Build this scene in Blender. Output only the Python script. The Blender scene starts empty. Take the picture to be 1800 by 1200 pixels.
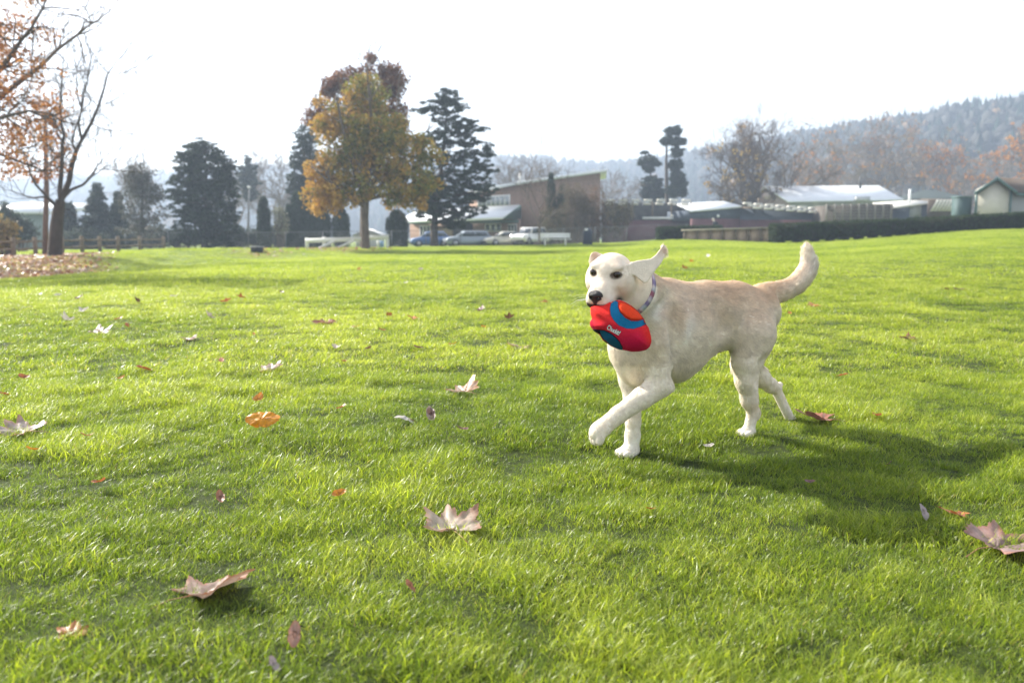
import bpy, bmesh, math, random
import numpy as np
from mathutils import Vector, Matrix

# ------------------------------------------------------------------ camera, sky, sun, exposure
SC = bpy.context.scene
COL = SC.collection
F = 1500.0                      # focal length in pixels of the 1800 px wide photograph
CAMZ = 0.82
HAZE = 0.0012
PITCH = math.atan(182.0 / F)    # horizon at y = 418
cam_d = bpy.data.cameras.new('camera')
cam = bpy.data.objects.new('camera', cam_d); COL.objects.link(cam)
cam.location = (0, 0, CAMZ); cam.rotation_euler = (math.pi / 2 - PITCH, 0, 0)
cam_d.sensor_width = 36; cam_d.lens = F / 1800 * 36
cam_d.clip_start = 0.1; cam_d.clip_end = 6000
cam_d.dof.use_dof = True; cam_d.dof.focus_distance = 3.25; cam_d.dof.aperture_fstop = 3.0
SC.camera = cam

SUN_EL = math.radians(35)
SUN_FROM = Vector((-0.80, 0.60))          # horizontal direction from the scene towards the sun
SUN_FROM.normalize()
wd = bpy.data.worlds.new('World'); SC.world = wd; wd.use_nodes = True
wn = wd.node_tree; wn.nodes.clear()
sky = wn.nodes.new('ShaderNodeTexSky'); sky.sky_type = 'NISHITA'; sky.sun_disc = False
sky.sun_elevation = SUN_EL
sky.sun_rotation = math.atan2(SUN_FROM.x, SUN_FROM.y)
sky.air_density = 1.0; sky.dust_density = 2.0; sky.ozone_density = 1.0
veil = wn.nodes.new('ShaderNodeMix'); veil.data_type = 'RGBA'; veil.inputs[0].default_value = 0.6     # thin high cloud over the blue
veil.inputs[7].default_value = (4.9, 4.95, 5.05, 1)
bg = wn.nodes.new('ShaderNodeBackground'); bg.inputs['Strength'].default_value = 0.12
wo = wn.nodes.new('ShaderNodeOutputWorld')
wn.links.new(sky.outputs[0], veil.inputs[6]); wn.links.new(veil.outputs[2], bg.inputs[0]); wn.links.new(bg.outputs[0], wo.inputs[0])
sun_d = bpy.data.lights.new('sun', 'SUN'); sun_d.energy = 5.0; sun_d.angle = math.radians(0.6); sun_d.color = (1.0, 0.95, 0.86)
sun = bpy.data.objects.new('sun', sun_d); COL.objects.link(sun)
sv = Vector((-SUN_FROM.x * math.cos(SUN_EL), -SUN_FROM.y * math.cos(SUN_EL), -math.sin(SUN_EL)))
sun.rotation_euler = sv.to_track_quat('-Z', 'Y').to_euler()
sun.location = (-20, 30, 30)
SC.view_settings.view_transform = 'Standard'; SC.view_settings.look = 'None'
SC.view_settings.exposure = 1.28; SC.view_settings.gamma = 1
SC.cycles.max_bounces = 6; SC.cycles.diffuse_bounces = 3; SC.cycles.glossy_bounces = 2
SC.cycles.transmission_bounces = 4; SC.cycles.transparent_max_bounces = 6; SC.cycles.volume_bounces = 0
SC.cycles.use_denoising = True

# ------------------------------------------------------------------ helpers
CP, SP = math.cos(PITCH), math.sin(PITCH)
def ray(px, py):
    a, b = (px - 900) / F, -(py - 600) / F
    return (a, CP + b * SP, -SP + b * CP)
def W(px, py, Y):
    "world point seen at photograph pixel (px, py) at distance Y along the ground"
    r = ray(px, py); t = Y / r[1]
    return Vector((r[0] * t, Y, CAMZ + r[2] * t))
def project(P):
    P = np.asarray(P, float); z = P[..., 2] - CAMZ
    f = P[..., 1] * CP - z * SP; u = P[..., 1] * SP + z * CP
    return 900 + F * P[..., 0] / f, 600 - F * u / f

def mesh_np(name, V, Fc, mats=(), smooth=False, mat_idx=None):
    "mesh from numpy: Fc is an (n,k) array or a list of such arrays (k may differ)"
    me = bpy.data.meshes.new(name)
    V = np.ascontiguousarray(V, np.float32)
    if isinstance(Fc, np.ndarray): Fc = [Fc]
    Fc = [np.asarray(f, np.int32) for f in Fc if len(f)]
    me.vertices.add(len(V)); me.vertices.foreach_set('co', V.ravel())
    tot = np.concatenate([np.full(len(f), f.shape[1], np.int32) for f in Fc])
    idx = np.concatenate([f.ravel() for f in Fc])
    me.loops.add(len(idx)); me.loops.foreach_set('vertex_index', idx)
    me.polygons.add(len(tot))
    st = np.concatenate([[0], np.cumsum(tot)[:-1]]).astype(np.int32)
    me.polygons.foreach_set('loop_start', st)
    if smooth: me.polygons.foreach_set('use_smooth', np.ones(len(tot), bool))
    if mat_idx is not None: me.polygons.foreach_set('material_index', np.asarray(mat_idx, np.int32))
    me.update(calc_edges=True)
    for m in mats: me.materials.append(m)
    return me
def link(name, me, parent=None):
    o = bpy.data.objects.new(name, me); COL.objects.link(o)
    if parent is not None:
        o.parent = parent; o.matrix_parent_inverse = parent.matrix_world.inverted() if False else Matrix.Translation(-Vector(parent.location))
    return o
def tag(o, label=None, cat=None, group=None, kind=None):
    if label: o['label'] = label
    if cat: o['category'] = cat
    if group: o['group'] = group
    if kind: o['kind'] = kind
    return o
def empty(name, loc, label, cat, group=None):
    o = bpy.data.objects.new(name, None); COL.objects.link(o); o.location = loc; o.empty_display_size = .2
    return tag(o, label, cat, group)

class MB:
    "collects boxes, tubes and plates (world coordinates) into ONE mesh"
    def __init__(s): s.V = []; s.F3 = []; s.F4 = []; s.n = 0
    def add(s, V, F):
        V = np.asarray(V, float); s.V.append(V)
        for f in F:
            (s.F4 if len(f) == 4 else s.F3).append([i + s.n for i in f])
        s.n += len(V); return s
    def box(s, c, d, rz=0, bevel=0):
        x, y, z = d[0] / 2, d[1] / 2, d[2] / 2
        v = np.array([(-x,-y,-z),(x,-y,-z),(x,y,-z),(-x,y,-z),(-x,-y,z),(x,-y,z),(x,y,z),(-x,y,z)])
        cr, sr = math.cos(rz), math.sin(rz)
        v = v @ np.array([[cr, sr, 0], [-sr, cr, 0], [0, 0, 1]]) + np.array(c)
        return s.add(v, [(0,3,2,1),(4,5,6,7),(0,1,5,4),(1,2,6,5),(2,3,7,6),(3,0,4,7)])
    def hexa(s, pts):
        "eight corners: four below (ccw), four above"
        return s.add(pts, [(0,3,2,1),(4,5,6,7),(0,1,5,4),(1,2,6,5),(2,3,7,6),(3,0,4,7)])
    def tube(s, pts, rad, n=8, cap=True):
        P = [np.array(p, float) for p in pts]; R = rad if hasattr(rad, '__len__') else [rad] * len(P)
        rings = []; prev = None
        for i, p in enumerate(P):
            t = (P[min(i + 1, len(P) - 1)] - P[max(i - 1, 0)]); t /= (np.linalg.norm(t) + 1e-9)
            if prev is None:
                a = np.array([0, 0, 1.]) if abs(t[2]) < .9 else np.array([1., 0, 0])
                u = np.cross(t, a)
            else: u = prev - t * np.dot(prev, t)
            u /= (np.linalg.norm(u) + 1e-9); prev = u; w = np.cross(t, u)
            an = np.arange(n) * 2 * math.pi / n
            rings.append(p + R[i] * (np.cos(an)[:, None] * u + np.sin(an)[:, None] * w))
        F = []
        for i in range(len(P) - 1):
            for j in range(n):
                F.append((i * n + j, i * n + (j + 1) % n, (i + 1) * n + (j + 1) % n, (i + 1) * n + j))
        V = np.concatenate(rings)
        if cap:
            V = np.concatenate([V, [P[0]], [P[-1]]]); a, b = len(V) - 2, len(V) - 1
            for j in range(n):
                F.append((a, (j + 1) % n, j)); k = (len(P) - 1) * n; F.append((b, k + j, k + (j + 1) % n))
        return s.add(V, F)
    def sphere(s, c, r, n=10, m=7):
        r = r if hasattr(r, '__len__') else (r, r, r); V = []; F = []
        for i in range(m + 1):
            th = math.pi * i / m
            for j in range(n):
                ph = 2 * math.pi * j / n
                V.append((c[0] + r[0] * math.sin(th) * math.cos(ph), c[1] + r[1] * math.sin(th) * math.sin(ph), c[2] + r[2] * math.cos(th)))
        for i in range(m):
            for j in range(n): F.append((i * n + j, (i + 1) * n + j, (i + 1) * n + (j + 1) % n, i * n + (j + 1) % n))
        return s.add(V, F)
    def build(s, name, mats, parent=None, smooth=False):
        mats = mats if isinstance(mats, (list, tuple)) else [mats]
        fs = [np.array(f, np.int32) for f in (s.F4, s.F3) if f]
        return link(name, mesh_np(name, np.concatenate(s.V), fs, mats, smooth), parent)

# ------------------------------------------------------------------ materials
def mat(name, col, rough=.8, var=.0, scale=8.0, metal=0, spec=.3, bump=0, bscale=None, attr=None, trans=None, col2=None, detail=6, clear=0):
    m = bpy.data.materials.new(name); m.use_nodes = True
    nt = m.node_tree; N = nt.nodes; L = nt.links; b = N['Principled BSDF']
    b.inputs['Roughness'].default_value = rough; b.inputs['Metallic'].default_value = metal
    b.inputs['Specular IOR Level'].default_value = spec; b.inputs['Coat Weight'].default_value = clear
    b.inputs['Base Color'].default_value = (*col, 1)
    src = None
    if attr:
        a = N.new('ShaderNodeAttribute'); a.attribute_name = attr; src = a.outputs['Color']
    if var or bump or col2:
        tc = N.new('ShaderNodeTexCoord'); no = N.new('ShaderNodeTexNoise'); no.inputs['Scale'].default_value = scale; no.inputs['Detail'].default_value = detail
        L.new(tc.outputs['Object'], no.inputs['Vector'])
        if col2:
            mx = N.new('ShaderNodeMix'); mx.data_type = 'RGBA'; mx.inputs[6].default_value = (*col, 1); mx.inputs[7].default_value = (*col2, 1)
            rp = N.new('ShaderNodeValToRGB'); rp.color_ramp.elements[0].position = .38; rp.color_ramp.elements[1].position = .62
            L.new(no.outputs[0], rp.inputs[0]); L.new(rp.outputs[0], mx.inputs[0]); src = mx.outputs[2]
        if var:
            mr = N.new('ShaderNodeMapRange'); mr.inputs[1].default_value = .25; mr.inputs[2].default_value = .75
            mr.inputs[3].default_value = 1 - var; mr.inputs[4].default_value = 1 + var; L.new(no.outputs[0], mr.inputs[0])
            mu = N.new('ShaderNodeMix'); mu.data_type = 'RGBA'; mu.blend_type = 'MULTIPLY'; mu.inputs[0].default_value = 1
            if src is not None: L.new(src, mu.inputs[6])
            else: mu.inputs[6].default_value = (*col, 1)
            L.new(mr.outputs[0], mu.inputs[7]); src = mu.outputs[2]
        if bump:
            n2 = no
            if bscale:
                n2 = N.new('ShaderNodeTexNoise'); n2.inputs['Scale'].default_value = bscale; n2.inputs['Detail'].default_value = 4; L.new(tc.outputs['Object'], n2.inputs['Vector'])
            bp = N.new('ShaderNodeBump'); bp.inputs['Strength'].default_value = bump; bp.inputs['Distance'].default_value = .02
            L.new(n2.outputs[0], bp.inputs['Height']); L.new(bp.outputs[0], b.inputs['Normal'])
    if src is not None: L.new(src, b.inputs['Base Color'])
    if trans:
        tr = N.new('ShaderNodeBsdfTranslucent'); ms = N.new('ShaderNodeMixShader'); ms.inputs[0].default_value = trans
        if src is not None: L.new(src, tr.inputs[0])
        else: tr.inputs[0].default_value = (*col, 1)
        L.new(b.outputs[0], ms.inputs[1]); L.new(tr.outputs[0], ms.inputs[2]); L.new(ms.outputs[0], N['Material Output'].inputs[0])
    return m
def add_color(me, name, cols, domain='POINT'):
    a = me.color_attributes.new(name, 'FLOAT_COLOR', domain)
    c = np.ones((len(cols), 4), np.float32); c[:, :3] = cols
    a.data.foreach_set('color', c.ravel())
def snoise(P, seed=0, octs=3, scale=1.0):
    "lattice value noise with octaves, about -1..1; scale in cells per metre"
    P = np.asarray(P, float); D = P.shape[1]; out = np.zeros(len(P)); amp = 1.; tot = 0; s = scale * 1.6
    pr = np.array([73856093, 19349663, 83492791], np.int64)[:D]
    for o in range(octs):
        Q = P * s + 17.3 * (seed + 1) + o * 5.7; I = np.floor(Q).astype(np.int64); f = Q - I; f = f * f * (3 - 2 * f); v = np.zeros(len(P))
        for c in range(1 << D):
            b = np.array([(c >> k) & 1 for k in range(D)]); h = ((I + b) * pr).sum(1) + seed * 1013 + o * 7919
            h = (h ^ (h >> 13)) * 1274126177 & 0x7fffffff; h = (h ^ (h >> 15)) * 668265263 & 0x7fffffff
            v += (h / 0x7fffffff * 2 - 1) * np.prod(np.where(b, f, 1 - f), 1)
        out += amp * v * 1.5; tot += amp; amp *= .55; s *= 2.1
    return np.clip(out / tot, -1.2, 1.2)
# ------------------------------------------------------------------ lawn terrain
TPX = np.array([-500, 0, 200, 320, 440, 640, 900, 1050, 1200, 1360, 1800, 2300], float)
TY = [  # (distance, height) profiles for each direction
 [(12, 0), (30, -.62), (37, -.09), (60, -.2), (110, 0)],
 [(12, 0), (30, -.62), (37, -.09), (60, -.2), (110, 0)],
 [(12, 0), (32, -.42), (37, .08), (60, -.1), (110, 0)],
 [(12, 0), (36, -.32), (41, .27), (60, 0), (110, 0)],
 [(12, 0), (40, -.19), (43.5, .27), (60, 0), (110, 0)],
 [(12, 0), (44.5, -.04), (48, .21), (60, .1), (110, 0)],
 [(12, 0), (56, .0), (60.5, .25), (75, .08), (110, 0)],
 [(12, 0), (56, .18), (62, .40), (80, .35), (110, .2)],
 [(12, 0), (60, .66), (80, .75), (100, .7), (130, .5)],
 [(12, .02), (56, .46), (80, .75), (100, .8), (130, .6)],
 [(12, .06), (57, 1.38), (80, 1.6), (100, 1.6), (130, 1.2)],
 [(12, .08), (57, 1.8), (80, 2.0), (100, 2.0), (130, 1.5)]]
def gz(x, y):
    x = np.atleast_1d(np.asarray(x, float)); y = np.atleast_1d(np.asarray(y, float))
    x, y = np.broadcast_arrays(x, y)
    yy = np.maximum(y, .8); p = np.clip(900 + F * x / yy, TPX[0], TPX[-1] - 1e-3)
    k = np.searchsorted(TPX, p, side='right') - 1; t = (p - TPX[k]) / (TPX[k + 1] - TPX[k]); t = t * t * (3 - 2 * t)
    cols = np.stack([np.interp(y, [0, 8] + [q[0] for q in c] + [400], [0, 0] + [q[1] for q in c] + [0]) for c in TY])
    i = np.arange(x.size).reshape(x.shape)
    z = np.take_along_axis(cols, k[None], 0)[0] * (1 - t) + np.take_along_axis(cols, (k + 1)[None], 0)[0] * t
    z = z + -.054 / (1 + np.exp((y - 3.38) / .075)) * np.exp(-((x - .35) / 1.6) ** 2)
    P2 = np.stack([x.ravel(), y.ravel()], 1)
    fade = 1 / (1 + (y / 25.) ** 2)
    near = np.exp(-(((x - .9) / .9) ** 2 + ((y - 3.5) / .8) ** 2))
    z = z - .03 * np.exp(-(((x - 1.24) / .2) ** 2 + ((y - 3.84) / .22) ** 2)) * (y < 4.6)
    z = z + ((.016 * snoise(P2, 11, 2, .55) + .016 * snoise(P2, 12, 2, 2.2)).reshape(x.shape)) * (1 - .85 * near) * fade + .03 * snoise(P2, 13, 2, .06).reshape(x.shape) * np.clip((y - 8) / 20, 0, 1)
    return z
def G(px, py, lift=0):
    "ground point under a pixel"
    r = np.array(ray(px, py)); tt = np.concatenate([np.arange(1.2, 12, .01), np.arange(12, 120, .05)])
    P = np.array([0, 0, CAMZ]) + tt[:, None] * r; h = P[:, 2] - gz(P[:, 0], P[:, 1])
    i = np.argmax(h < 0) if (h < 0).any() else len(tt) - 1
    p = P[i]; return Vector((p[0], p[1], float(gz(p[0], p[1])[0]) + lift))
def on(px, Y, lift=0):
    "ground point in the direction of column px at distance Y"
    x = (px - 900) / F * Y; return Vector((x, Y, float(gz(x, Y)[0]) + lift))

U = np.concatenate([np.linspace(-2.2, -.85, 20)[:-1], np.linspace(-.85, .85, 260), np.linspace(.85, 2.2, 20)[1:]])
YR = np.concatenate([[-40, -10, -2, 0], np.linspace(.5, 8, 110), np.geomspace(8.1, 120, 170), np.geomspace(125, 850, 14)])
UU, YY = np.meshgrid(U, YR); XX = UU * np.maximum(YY, 4) * 1.0
XX = np.where(YY < 4, UU * 4, UU * YY) * 1.05
ZZ = gz(XX, YY)
Vg = np.stack([XX.ravel(), YY.ravel(), ZZ.ravel()], 1); nu, ny = len(U), len(YR)
ii = np.arange((ny - 1) * nu).reshape(ny - 1, nu)[:, :-1].ravel()
Qg = np.stack([ii, ii + 1, ii + nu + 1, ii + nu], 1)

def litter_density(x, y):
    "how thickly fallen leaves cover the ground (bank under the left trees, foot of the maple)"
    p = 900 + F * x / np.maximum(y, 1)
    a = np.clip((215 - p) / 90, 0, 1) * np.clip((y - 29.3) / 1.5, 0, 1) * np.clip((46 - y) / 4, 0, 1)
    b = .35 * np.exp(-((p - 590) / 70) ** 2) * np.clip((y - 45) / 1.5, 0, 1) * np.clip((51 - y) / 2, 0, 1)
    c = .3 * np.exp(-((p - 460) / 45) ** 2) * np.clip((y - 40) / 1.5, 0, 1) * np.clip((45 - y) / 1, 0, 1)
    return np.maximum(np.maximum(a, b), c)
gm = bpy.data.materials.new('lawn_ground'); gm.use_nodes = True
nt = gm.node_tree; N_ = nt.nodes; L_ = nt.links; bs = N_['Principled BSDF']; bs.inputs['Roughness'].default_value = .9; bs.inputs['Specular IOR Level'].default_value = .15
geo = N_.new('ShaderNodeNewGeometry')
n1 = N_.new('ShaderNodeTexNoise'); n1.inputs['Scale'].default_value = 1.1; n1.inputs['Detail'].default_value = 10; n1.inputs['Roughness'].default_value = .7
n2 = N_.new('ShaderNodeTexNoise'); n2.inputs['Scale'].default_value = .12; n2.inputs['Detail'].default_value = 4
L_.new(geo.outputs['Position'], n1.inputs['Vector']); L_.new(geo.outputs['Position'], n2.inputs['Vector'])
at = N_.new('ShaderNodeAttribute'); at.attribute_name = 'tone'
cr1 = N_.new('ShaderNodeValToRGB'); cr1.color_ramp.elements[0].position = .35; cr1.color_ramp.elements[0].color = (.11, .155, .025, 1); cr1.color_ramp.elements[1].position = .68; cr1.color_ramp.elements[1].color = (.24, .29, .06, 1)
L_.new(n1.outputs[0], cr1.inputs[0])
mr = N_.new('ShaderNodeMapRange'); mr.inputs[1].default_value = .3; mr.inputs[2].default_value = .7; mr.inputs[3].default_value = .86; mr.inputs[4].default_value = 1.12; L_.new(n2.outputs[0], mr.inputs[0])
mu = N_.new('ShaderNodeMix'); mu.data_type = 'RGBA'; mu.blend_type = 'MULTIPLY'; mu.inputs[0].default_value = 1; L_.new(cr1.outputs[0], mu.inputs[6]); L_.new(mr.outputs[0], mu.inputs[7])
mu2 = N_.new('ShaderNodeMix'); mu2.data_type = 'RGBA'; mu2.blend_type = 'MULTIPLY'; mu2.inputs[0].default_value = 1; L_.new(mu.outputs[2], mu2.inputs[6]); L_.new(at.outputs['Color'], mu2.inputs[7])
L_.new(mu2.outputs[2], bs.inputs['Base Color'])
bp = N_.new('ShaderNodeBump'); bp.inputs['Strength'].default_value = .7; bp.inputs['Distance'].default_value = .08; L_.new(n1.outputs[0], bp.inputs['Height']); L_.new(bp.outputs[0], bs.inputs['Normal'])
gme = mesh_np('lawn', Vg, Qg, [gm], smooth=True)
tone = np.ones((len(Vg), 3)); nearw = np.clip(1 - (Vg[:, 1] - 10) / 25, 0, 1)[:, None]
tone = tone * (1 - nearw) + np.array([.20, .22, .25]) * nearw          # thatch under the built blades, with the shade between tufts put into its colour
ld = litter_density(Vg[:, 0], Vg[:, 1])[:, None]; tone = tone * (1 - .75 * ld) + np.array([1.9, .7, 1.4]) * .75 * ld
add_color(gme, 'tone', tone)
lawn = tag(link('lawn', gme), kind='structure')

# ------------------------------------------------------------------ grass: one object, clumps of real blades scattered over the lawn
gr = bpy.data.materials.new('grass_blade'); gr.use_nodes = True
nt = gr.node_tree; N_ = nt.nodes; L_ = nt.links; bs = N_['Principled BSDF']
bs.inputs['Roughness'].default_value = .36; bs.inputs['Specular IOR Level'].default_value = .36
ti = N_.new('ShaderNodeAttribute'); ti.attribute_type = 'INSTANCER'; ti.attribute_name = 'tint'
bl = N_.new('ShaderNodeAttribute'); bl.attribute_name = 'blade'
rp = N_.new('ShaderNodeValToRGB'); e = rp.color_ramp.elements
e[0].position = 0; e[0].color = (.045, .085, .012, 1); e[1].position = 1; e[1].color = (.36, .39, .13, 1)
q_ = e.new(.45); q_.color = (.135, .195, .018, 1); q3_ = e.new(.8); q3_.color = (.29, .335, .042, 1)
ad = N_.new('ShaderNodeMath'); ad.operation = 'MULTIPLY_ADD'; ad.inputs[1].default_value = .5
sp = N_.new('ShaderNodeSeparateColor'); L_.new(bl.outputs['Color'], sp.inputs[0])
L_.new(sp.outputs[0], ad.inputs[0]); 
hf_ = N_.new('ShaderNodeMath'); hf_.operation = 'MULTIPLY'; hf_.inputs[1].default_value = .5; L_.new(ti.outputs['Fac'], hf_.inputs[0]); L_.new(hf_.outputs[0], ad.inputs[2])
L_.new(ad.outputs[0], rp.inputs[0])
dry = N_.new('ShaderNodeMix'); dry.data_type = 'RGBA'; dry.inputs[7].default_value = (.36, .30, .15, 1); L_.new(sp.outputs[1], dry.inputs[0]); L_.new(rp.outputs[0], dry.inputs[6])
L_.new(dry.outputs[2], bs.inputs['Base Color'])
tr = N_.new('ShaderNodeBsdfTranslucent'); tb = N_.new('ShaderNodeMix'); tb.data_type = 'RGBA'; tb.blend_type = 'MULTIPLY'; tb.inputs[0].default_value = 1; tb.inputs[7].default_value = (2.1, 2.1, 1.0, 1)
L_.new(dry.outputs[2], tb.inputs[6]); L_.new(tb.outputs[2], tr.inputs[0])
ms = N_.new('ShaderNodeMixShader'); ms.inputs[0].default_value = .45; L_.new(bs.outputs[0], ms.inputs[1]); L_.new(tr.outputs[0], ms.inputs[2]); L_.new(ms.outputs[0], N_['Material Output'].inputs[0])

def clump(seed, nb, rad, hmin, hmax, w, lean):
    rs = np.random.RandomState(seed)
    r = rad * np.sqrt(rs.rand(nb)); th = rs.rand(nb) * 6.283
    bx, by = r * np.cos(th), r * np.sin(th)
    h = hmin + (hmax - hmin) * rs.rand(nb) ** 1.3; yaw = rs.rand(nb) * 6.283
    le = lean * (.35 + .9 * rs.rand(nb)); dirx, diry = np.cos(yaw) + .35, np.sin(yaw)
    wv = w * (.6 + .7 * rs.rand(nb)); wx, wy = -np.sin(yaw + .6 * rs.normal(size=nb)), np.cos(yaw + .6 * rs.normal(size=nb))
    V = []
    for t, ww in ((0, .8), (.35, 1.), (.72, .75), (1, 0)):
        off = le * h * (t ** 1.8); zz = h * t * (1 - .32 * le * t)
        cx, cy = bx + dirx * off, by + diry * off
        if ww: V += [np.stack([cx - wx * wv * ww * .5, cy - wy * wv * ww * .5, zz - .004], 1), np.stack([cx + wx * wv * ww * .5, cy + wy * wv * ww * .5, zz - .004], 1)]
        else: V.append(np.stack([cx, cy, zz - .004], 1))
    V = np.stack(V, 1).reshape(-1, 3); o = np.arange(nb)[:, None] * 7
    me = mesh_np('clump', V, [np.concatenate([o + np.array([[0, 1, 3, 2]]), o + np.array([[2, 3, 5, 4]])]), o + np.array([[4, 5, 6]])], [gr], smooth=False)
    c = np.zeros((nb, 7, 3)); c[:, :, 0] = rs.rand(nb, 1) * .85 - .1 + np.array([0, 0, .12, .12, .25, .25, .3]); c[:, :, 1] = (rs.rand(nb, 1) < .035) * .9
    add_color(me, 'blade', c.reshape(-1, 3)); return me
gcol = bpy.data.collections.new('grass_clumps')
NCL = 8
for i in range(NCL): gcol.objects.link(bpy.data.objects.new('clump_%02d' % i, clump(100 + i, 34, .042, .014, .040, .0015, .85)))
for i in range(NCL): gcol.objects.link(bpy.data.objects.new('clump_%02d' % (i + NCL), clump(200 + i, 34, .072, .014, .038, .0026, .85)))
for i in range(NCL): gcol.objects.link(bpy.data.objects.new('clump_%02d' % (i + 2 * NCL), clump(300 + i, 34, .15, .018, .040, .006, .75)))
rs = np.random.RandomState(77); PTS = []; ROT = []; SCL = []; IDX = []; TIN = []
def scatter(y0, y1, dens, lod, um=.72):
    n = int(um * (y1 * y1 - y0 * y0) * dens); y = np.sqrt(y0 * y0 + (y1 * y1 - y0 * y0) * rs.rand(n)); x = (rs.rand(n) * 2 - 1) * um * y
    P2 = np.stack([x, y], 1); a = snoise(P2, 21, 3, .9); b = snoise(P2, 22, 2, 3.6) * .8 + .35 * snoise(P2, 12, 2, 2.2); c = snoise(P2, 23, 2, .16)
    keep = rs.rand(n) > litter_density(x, y) * .75; x, y, a, b, c = x[keep], y[keep], a[keep], b[keep], c[keep]; n = len(x)
    PTS.append(np.stack([x, y, gz(x, y)], 1))
    bias = .9 + .8 * a                      # local lay of the grass
    ROT.append(np.stack([rs.normal(size=n) * .12, rs.normal(size=n) * .12, np.where(rs.rand(n) < .68, bias + rs.normal(size=n) * .45, rs.rand(n) * 6.283)], 1))
    SCL.append(np.clip(.90 + .50 * b + .35 * np.clip(b, 0, 2) ** 2 + .18 * a + .24 * rs.normal(size=n), .34, 2.3))
    for qx, qy in ((.42, 3.08), (.95, 3.42), (1.24, 3.84), (.40, 2.98), (.97, 3.33)): SCL[-1] *= 1 - .15 * np.exp(-((x - qx) ** 2 + (y - qy) ** 2) / .10 ** 2)
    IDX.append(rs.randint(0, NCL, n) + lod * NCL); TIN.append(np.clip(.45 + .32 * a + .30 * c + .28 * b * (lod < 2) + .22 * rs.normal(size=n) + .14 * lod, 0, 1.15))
scatter(1.0, 5.2, 1800, 0, 1.0); scatter(5.0, 15, 520, 1, .95); scatter(14.5, 64, 80, 2, .85)
PTS, ROT, SCL, IDX, TIN = map(np.concatenate, (PTS, ROT, SCL, IDX, TIN))
print('grass clumps', len(PTS))
pm = bpy.data.meshes.new('grass'); pm.vertices.add(len(PTS)); pm.vertices.foreach_set('co', PTS.astype(np.float32).ravel())
for nm, ty, dat, key in (('rot', 'FLOAT_VECTOR', ROT, 'vector'), ('scl', 'FLOAT', SCL, 'value'), ('idx', 'INT', IDX, 'value'), ('tint', 'FLOAT', TIN, 'value')):
    a_ = pm.attributes.new(nm, ty, 'POINT'); a_.data.foreach_set(key, np.ascontiguousarray(dat, np.int32 if ty == 'INT' else np.float32).ravel())
pm.materials.append(gr)
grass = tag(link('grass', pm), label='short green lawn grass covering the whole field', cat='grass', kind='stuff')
ng = bpy.data.node_groups.new('scatter', 'GeometryNodeTree')
ng.interface.new_socket('Geometry', in_out='INPUT', socket_type='NodeSocketGeometry'); ng.interface.new_socket('Geometry', in_out='OUTPUT', socket_type='NodeSocketGeometry')
gi = ng.nodes.new('NodeGroupInput'); go = ng.nodes.new('NodeGroupOutput'); iop = ng.nodes.new('GeometryNodeInstanceOnPoints')
ci = ng.nodes.new('GeometryNodeCollectionInfo'); ci.inputs['Collection'].default_value = gcol; ci.inputs['Separate Children'].default_value = True; ci.inputs['Reset Children'].default_value = True
def named(nm, ty):
    n = ng.nodes.new('GeometryNodeInputNamedAttribute'); n.data_type = ty; n.inputs['Name'].default_value = nm; return n.outputs['Attribute']
iop.inputs['Pick Instance'].default_value = True
ng.links.new(gi.outputs[0], iop.inputs['Points']); ng.links.new(ci.outputs[0], iop.inputs['Instance'])
ng.links.new(named('idx', 'INT'), iop.inputs['Instance Index'])
e2r = ng.nodes.new('FunctionNodeEulerToRotation'); ng.links.new(named('rot', 'FLOAT_VECTOR'), e2r.inputs[0]); ng.links.new(e2r.outputs[0], iop.inputs['Rotation'])
ng.links.new(named('scl', 'FLOAT'), iop.inputs['Scale']); ng.links.new(iop.outputs[0], go.inputs[0])
mod = grass.modifiers.new('scatter', 'NODES'); mod.node_group = ng
# ------------------------------------------------------------------ the dog: one continuous surface from a signed distance field
HIP = np.array([1.037, 3.66, 0.0]); HD = math.radians(32)
HV = np.array([-math.cos(HD), -math.sin(HD), 0]); LV = np.array([math.sin(HD), -math.cos(HD), 0]); ZV = np.array([0, 0, 1.])
RT = np.array([HV, LV, ZV])                       # world -> dog local rows
def loc(P): return RT @ (np.array(P, float) - HIP)
def D(px, py, b):
    "local point on the ray of a pixel at lateral offset b from the dog's midplane"
    r = np.array(ray(px, py)); o = np.array([0, 0, CAMZ])
    t = (b + LV @ (HIP - o)) / (LV @ r)
    return loc(o + r * t)
def Wl(px, py, Y): return loc(W(px, py, Y))

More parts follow.
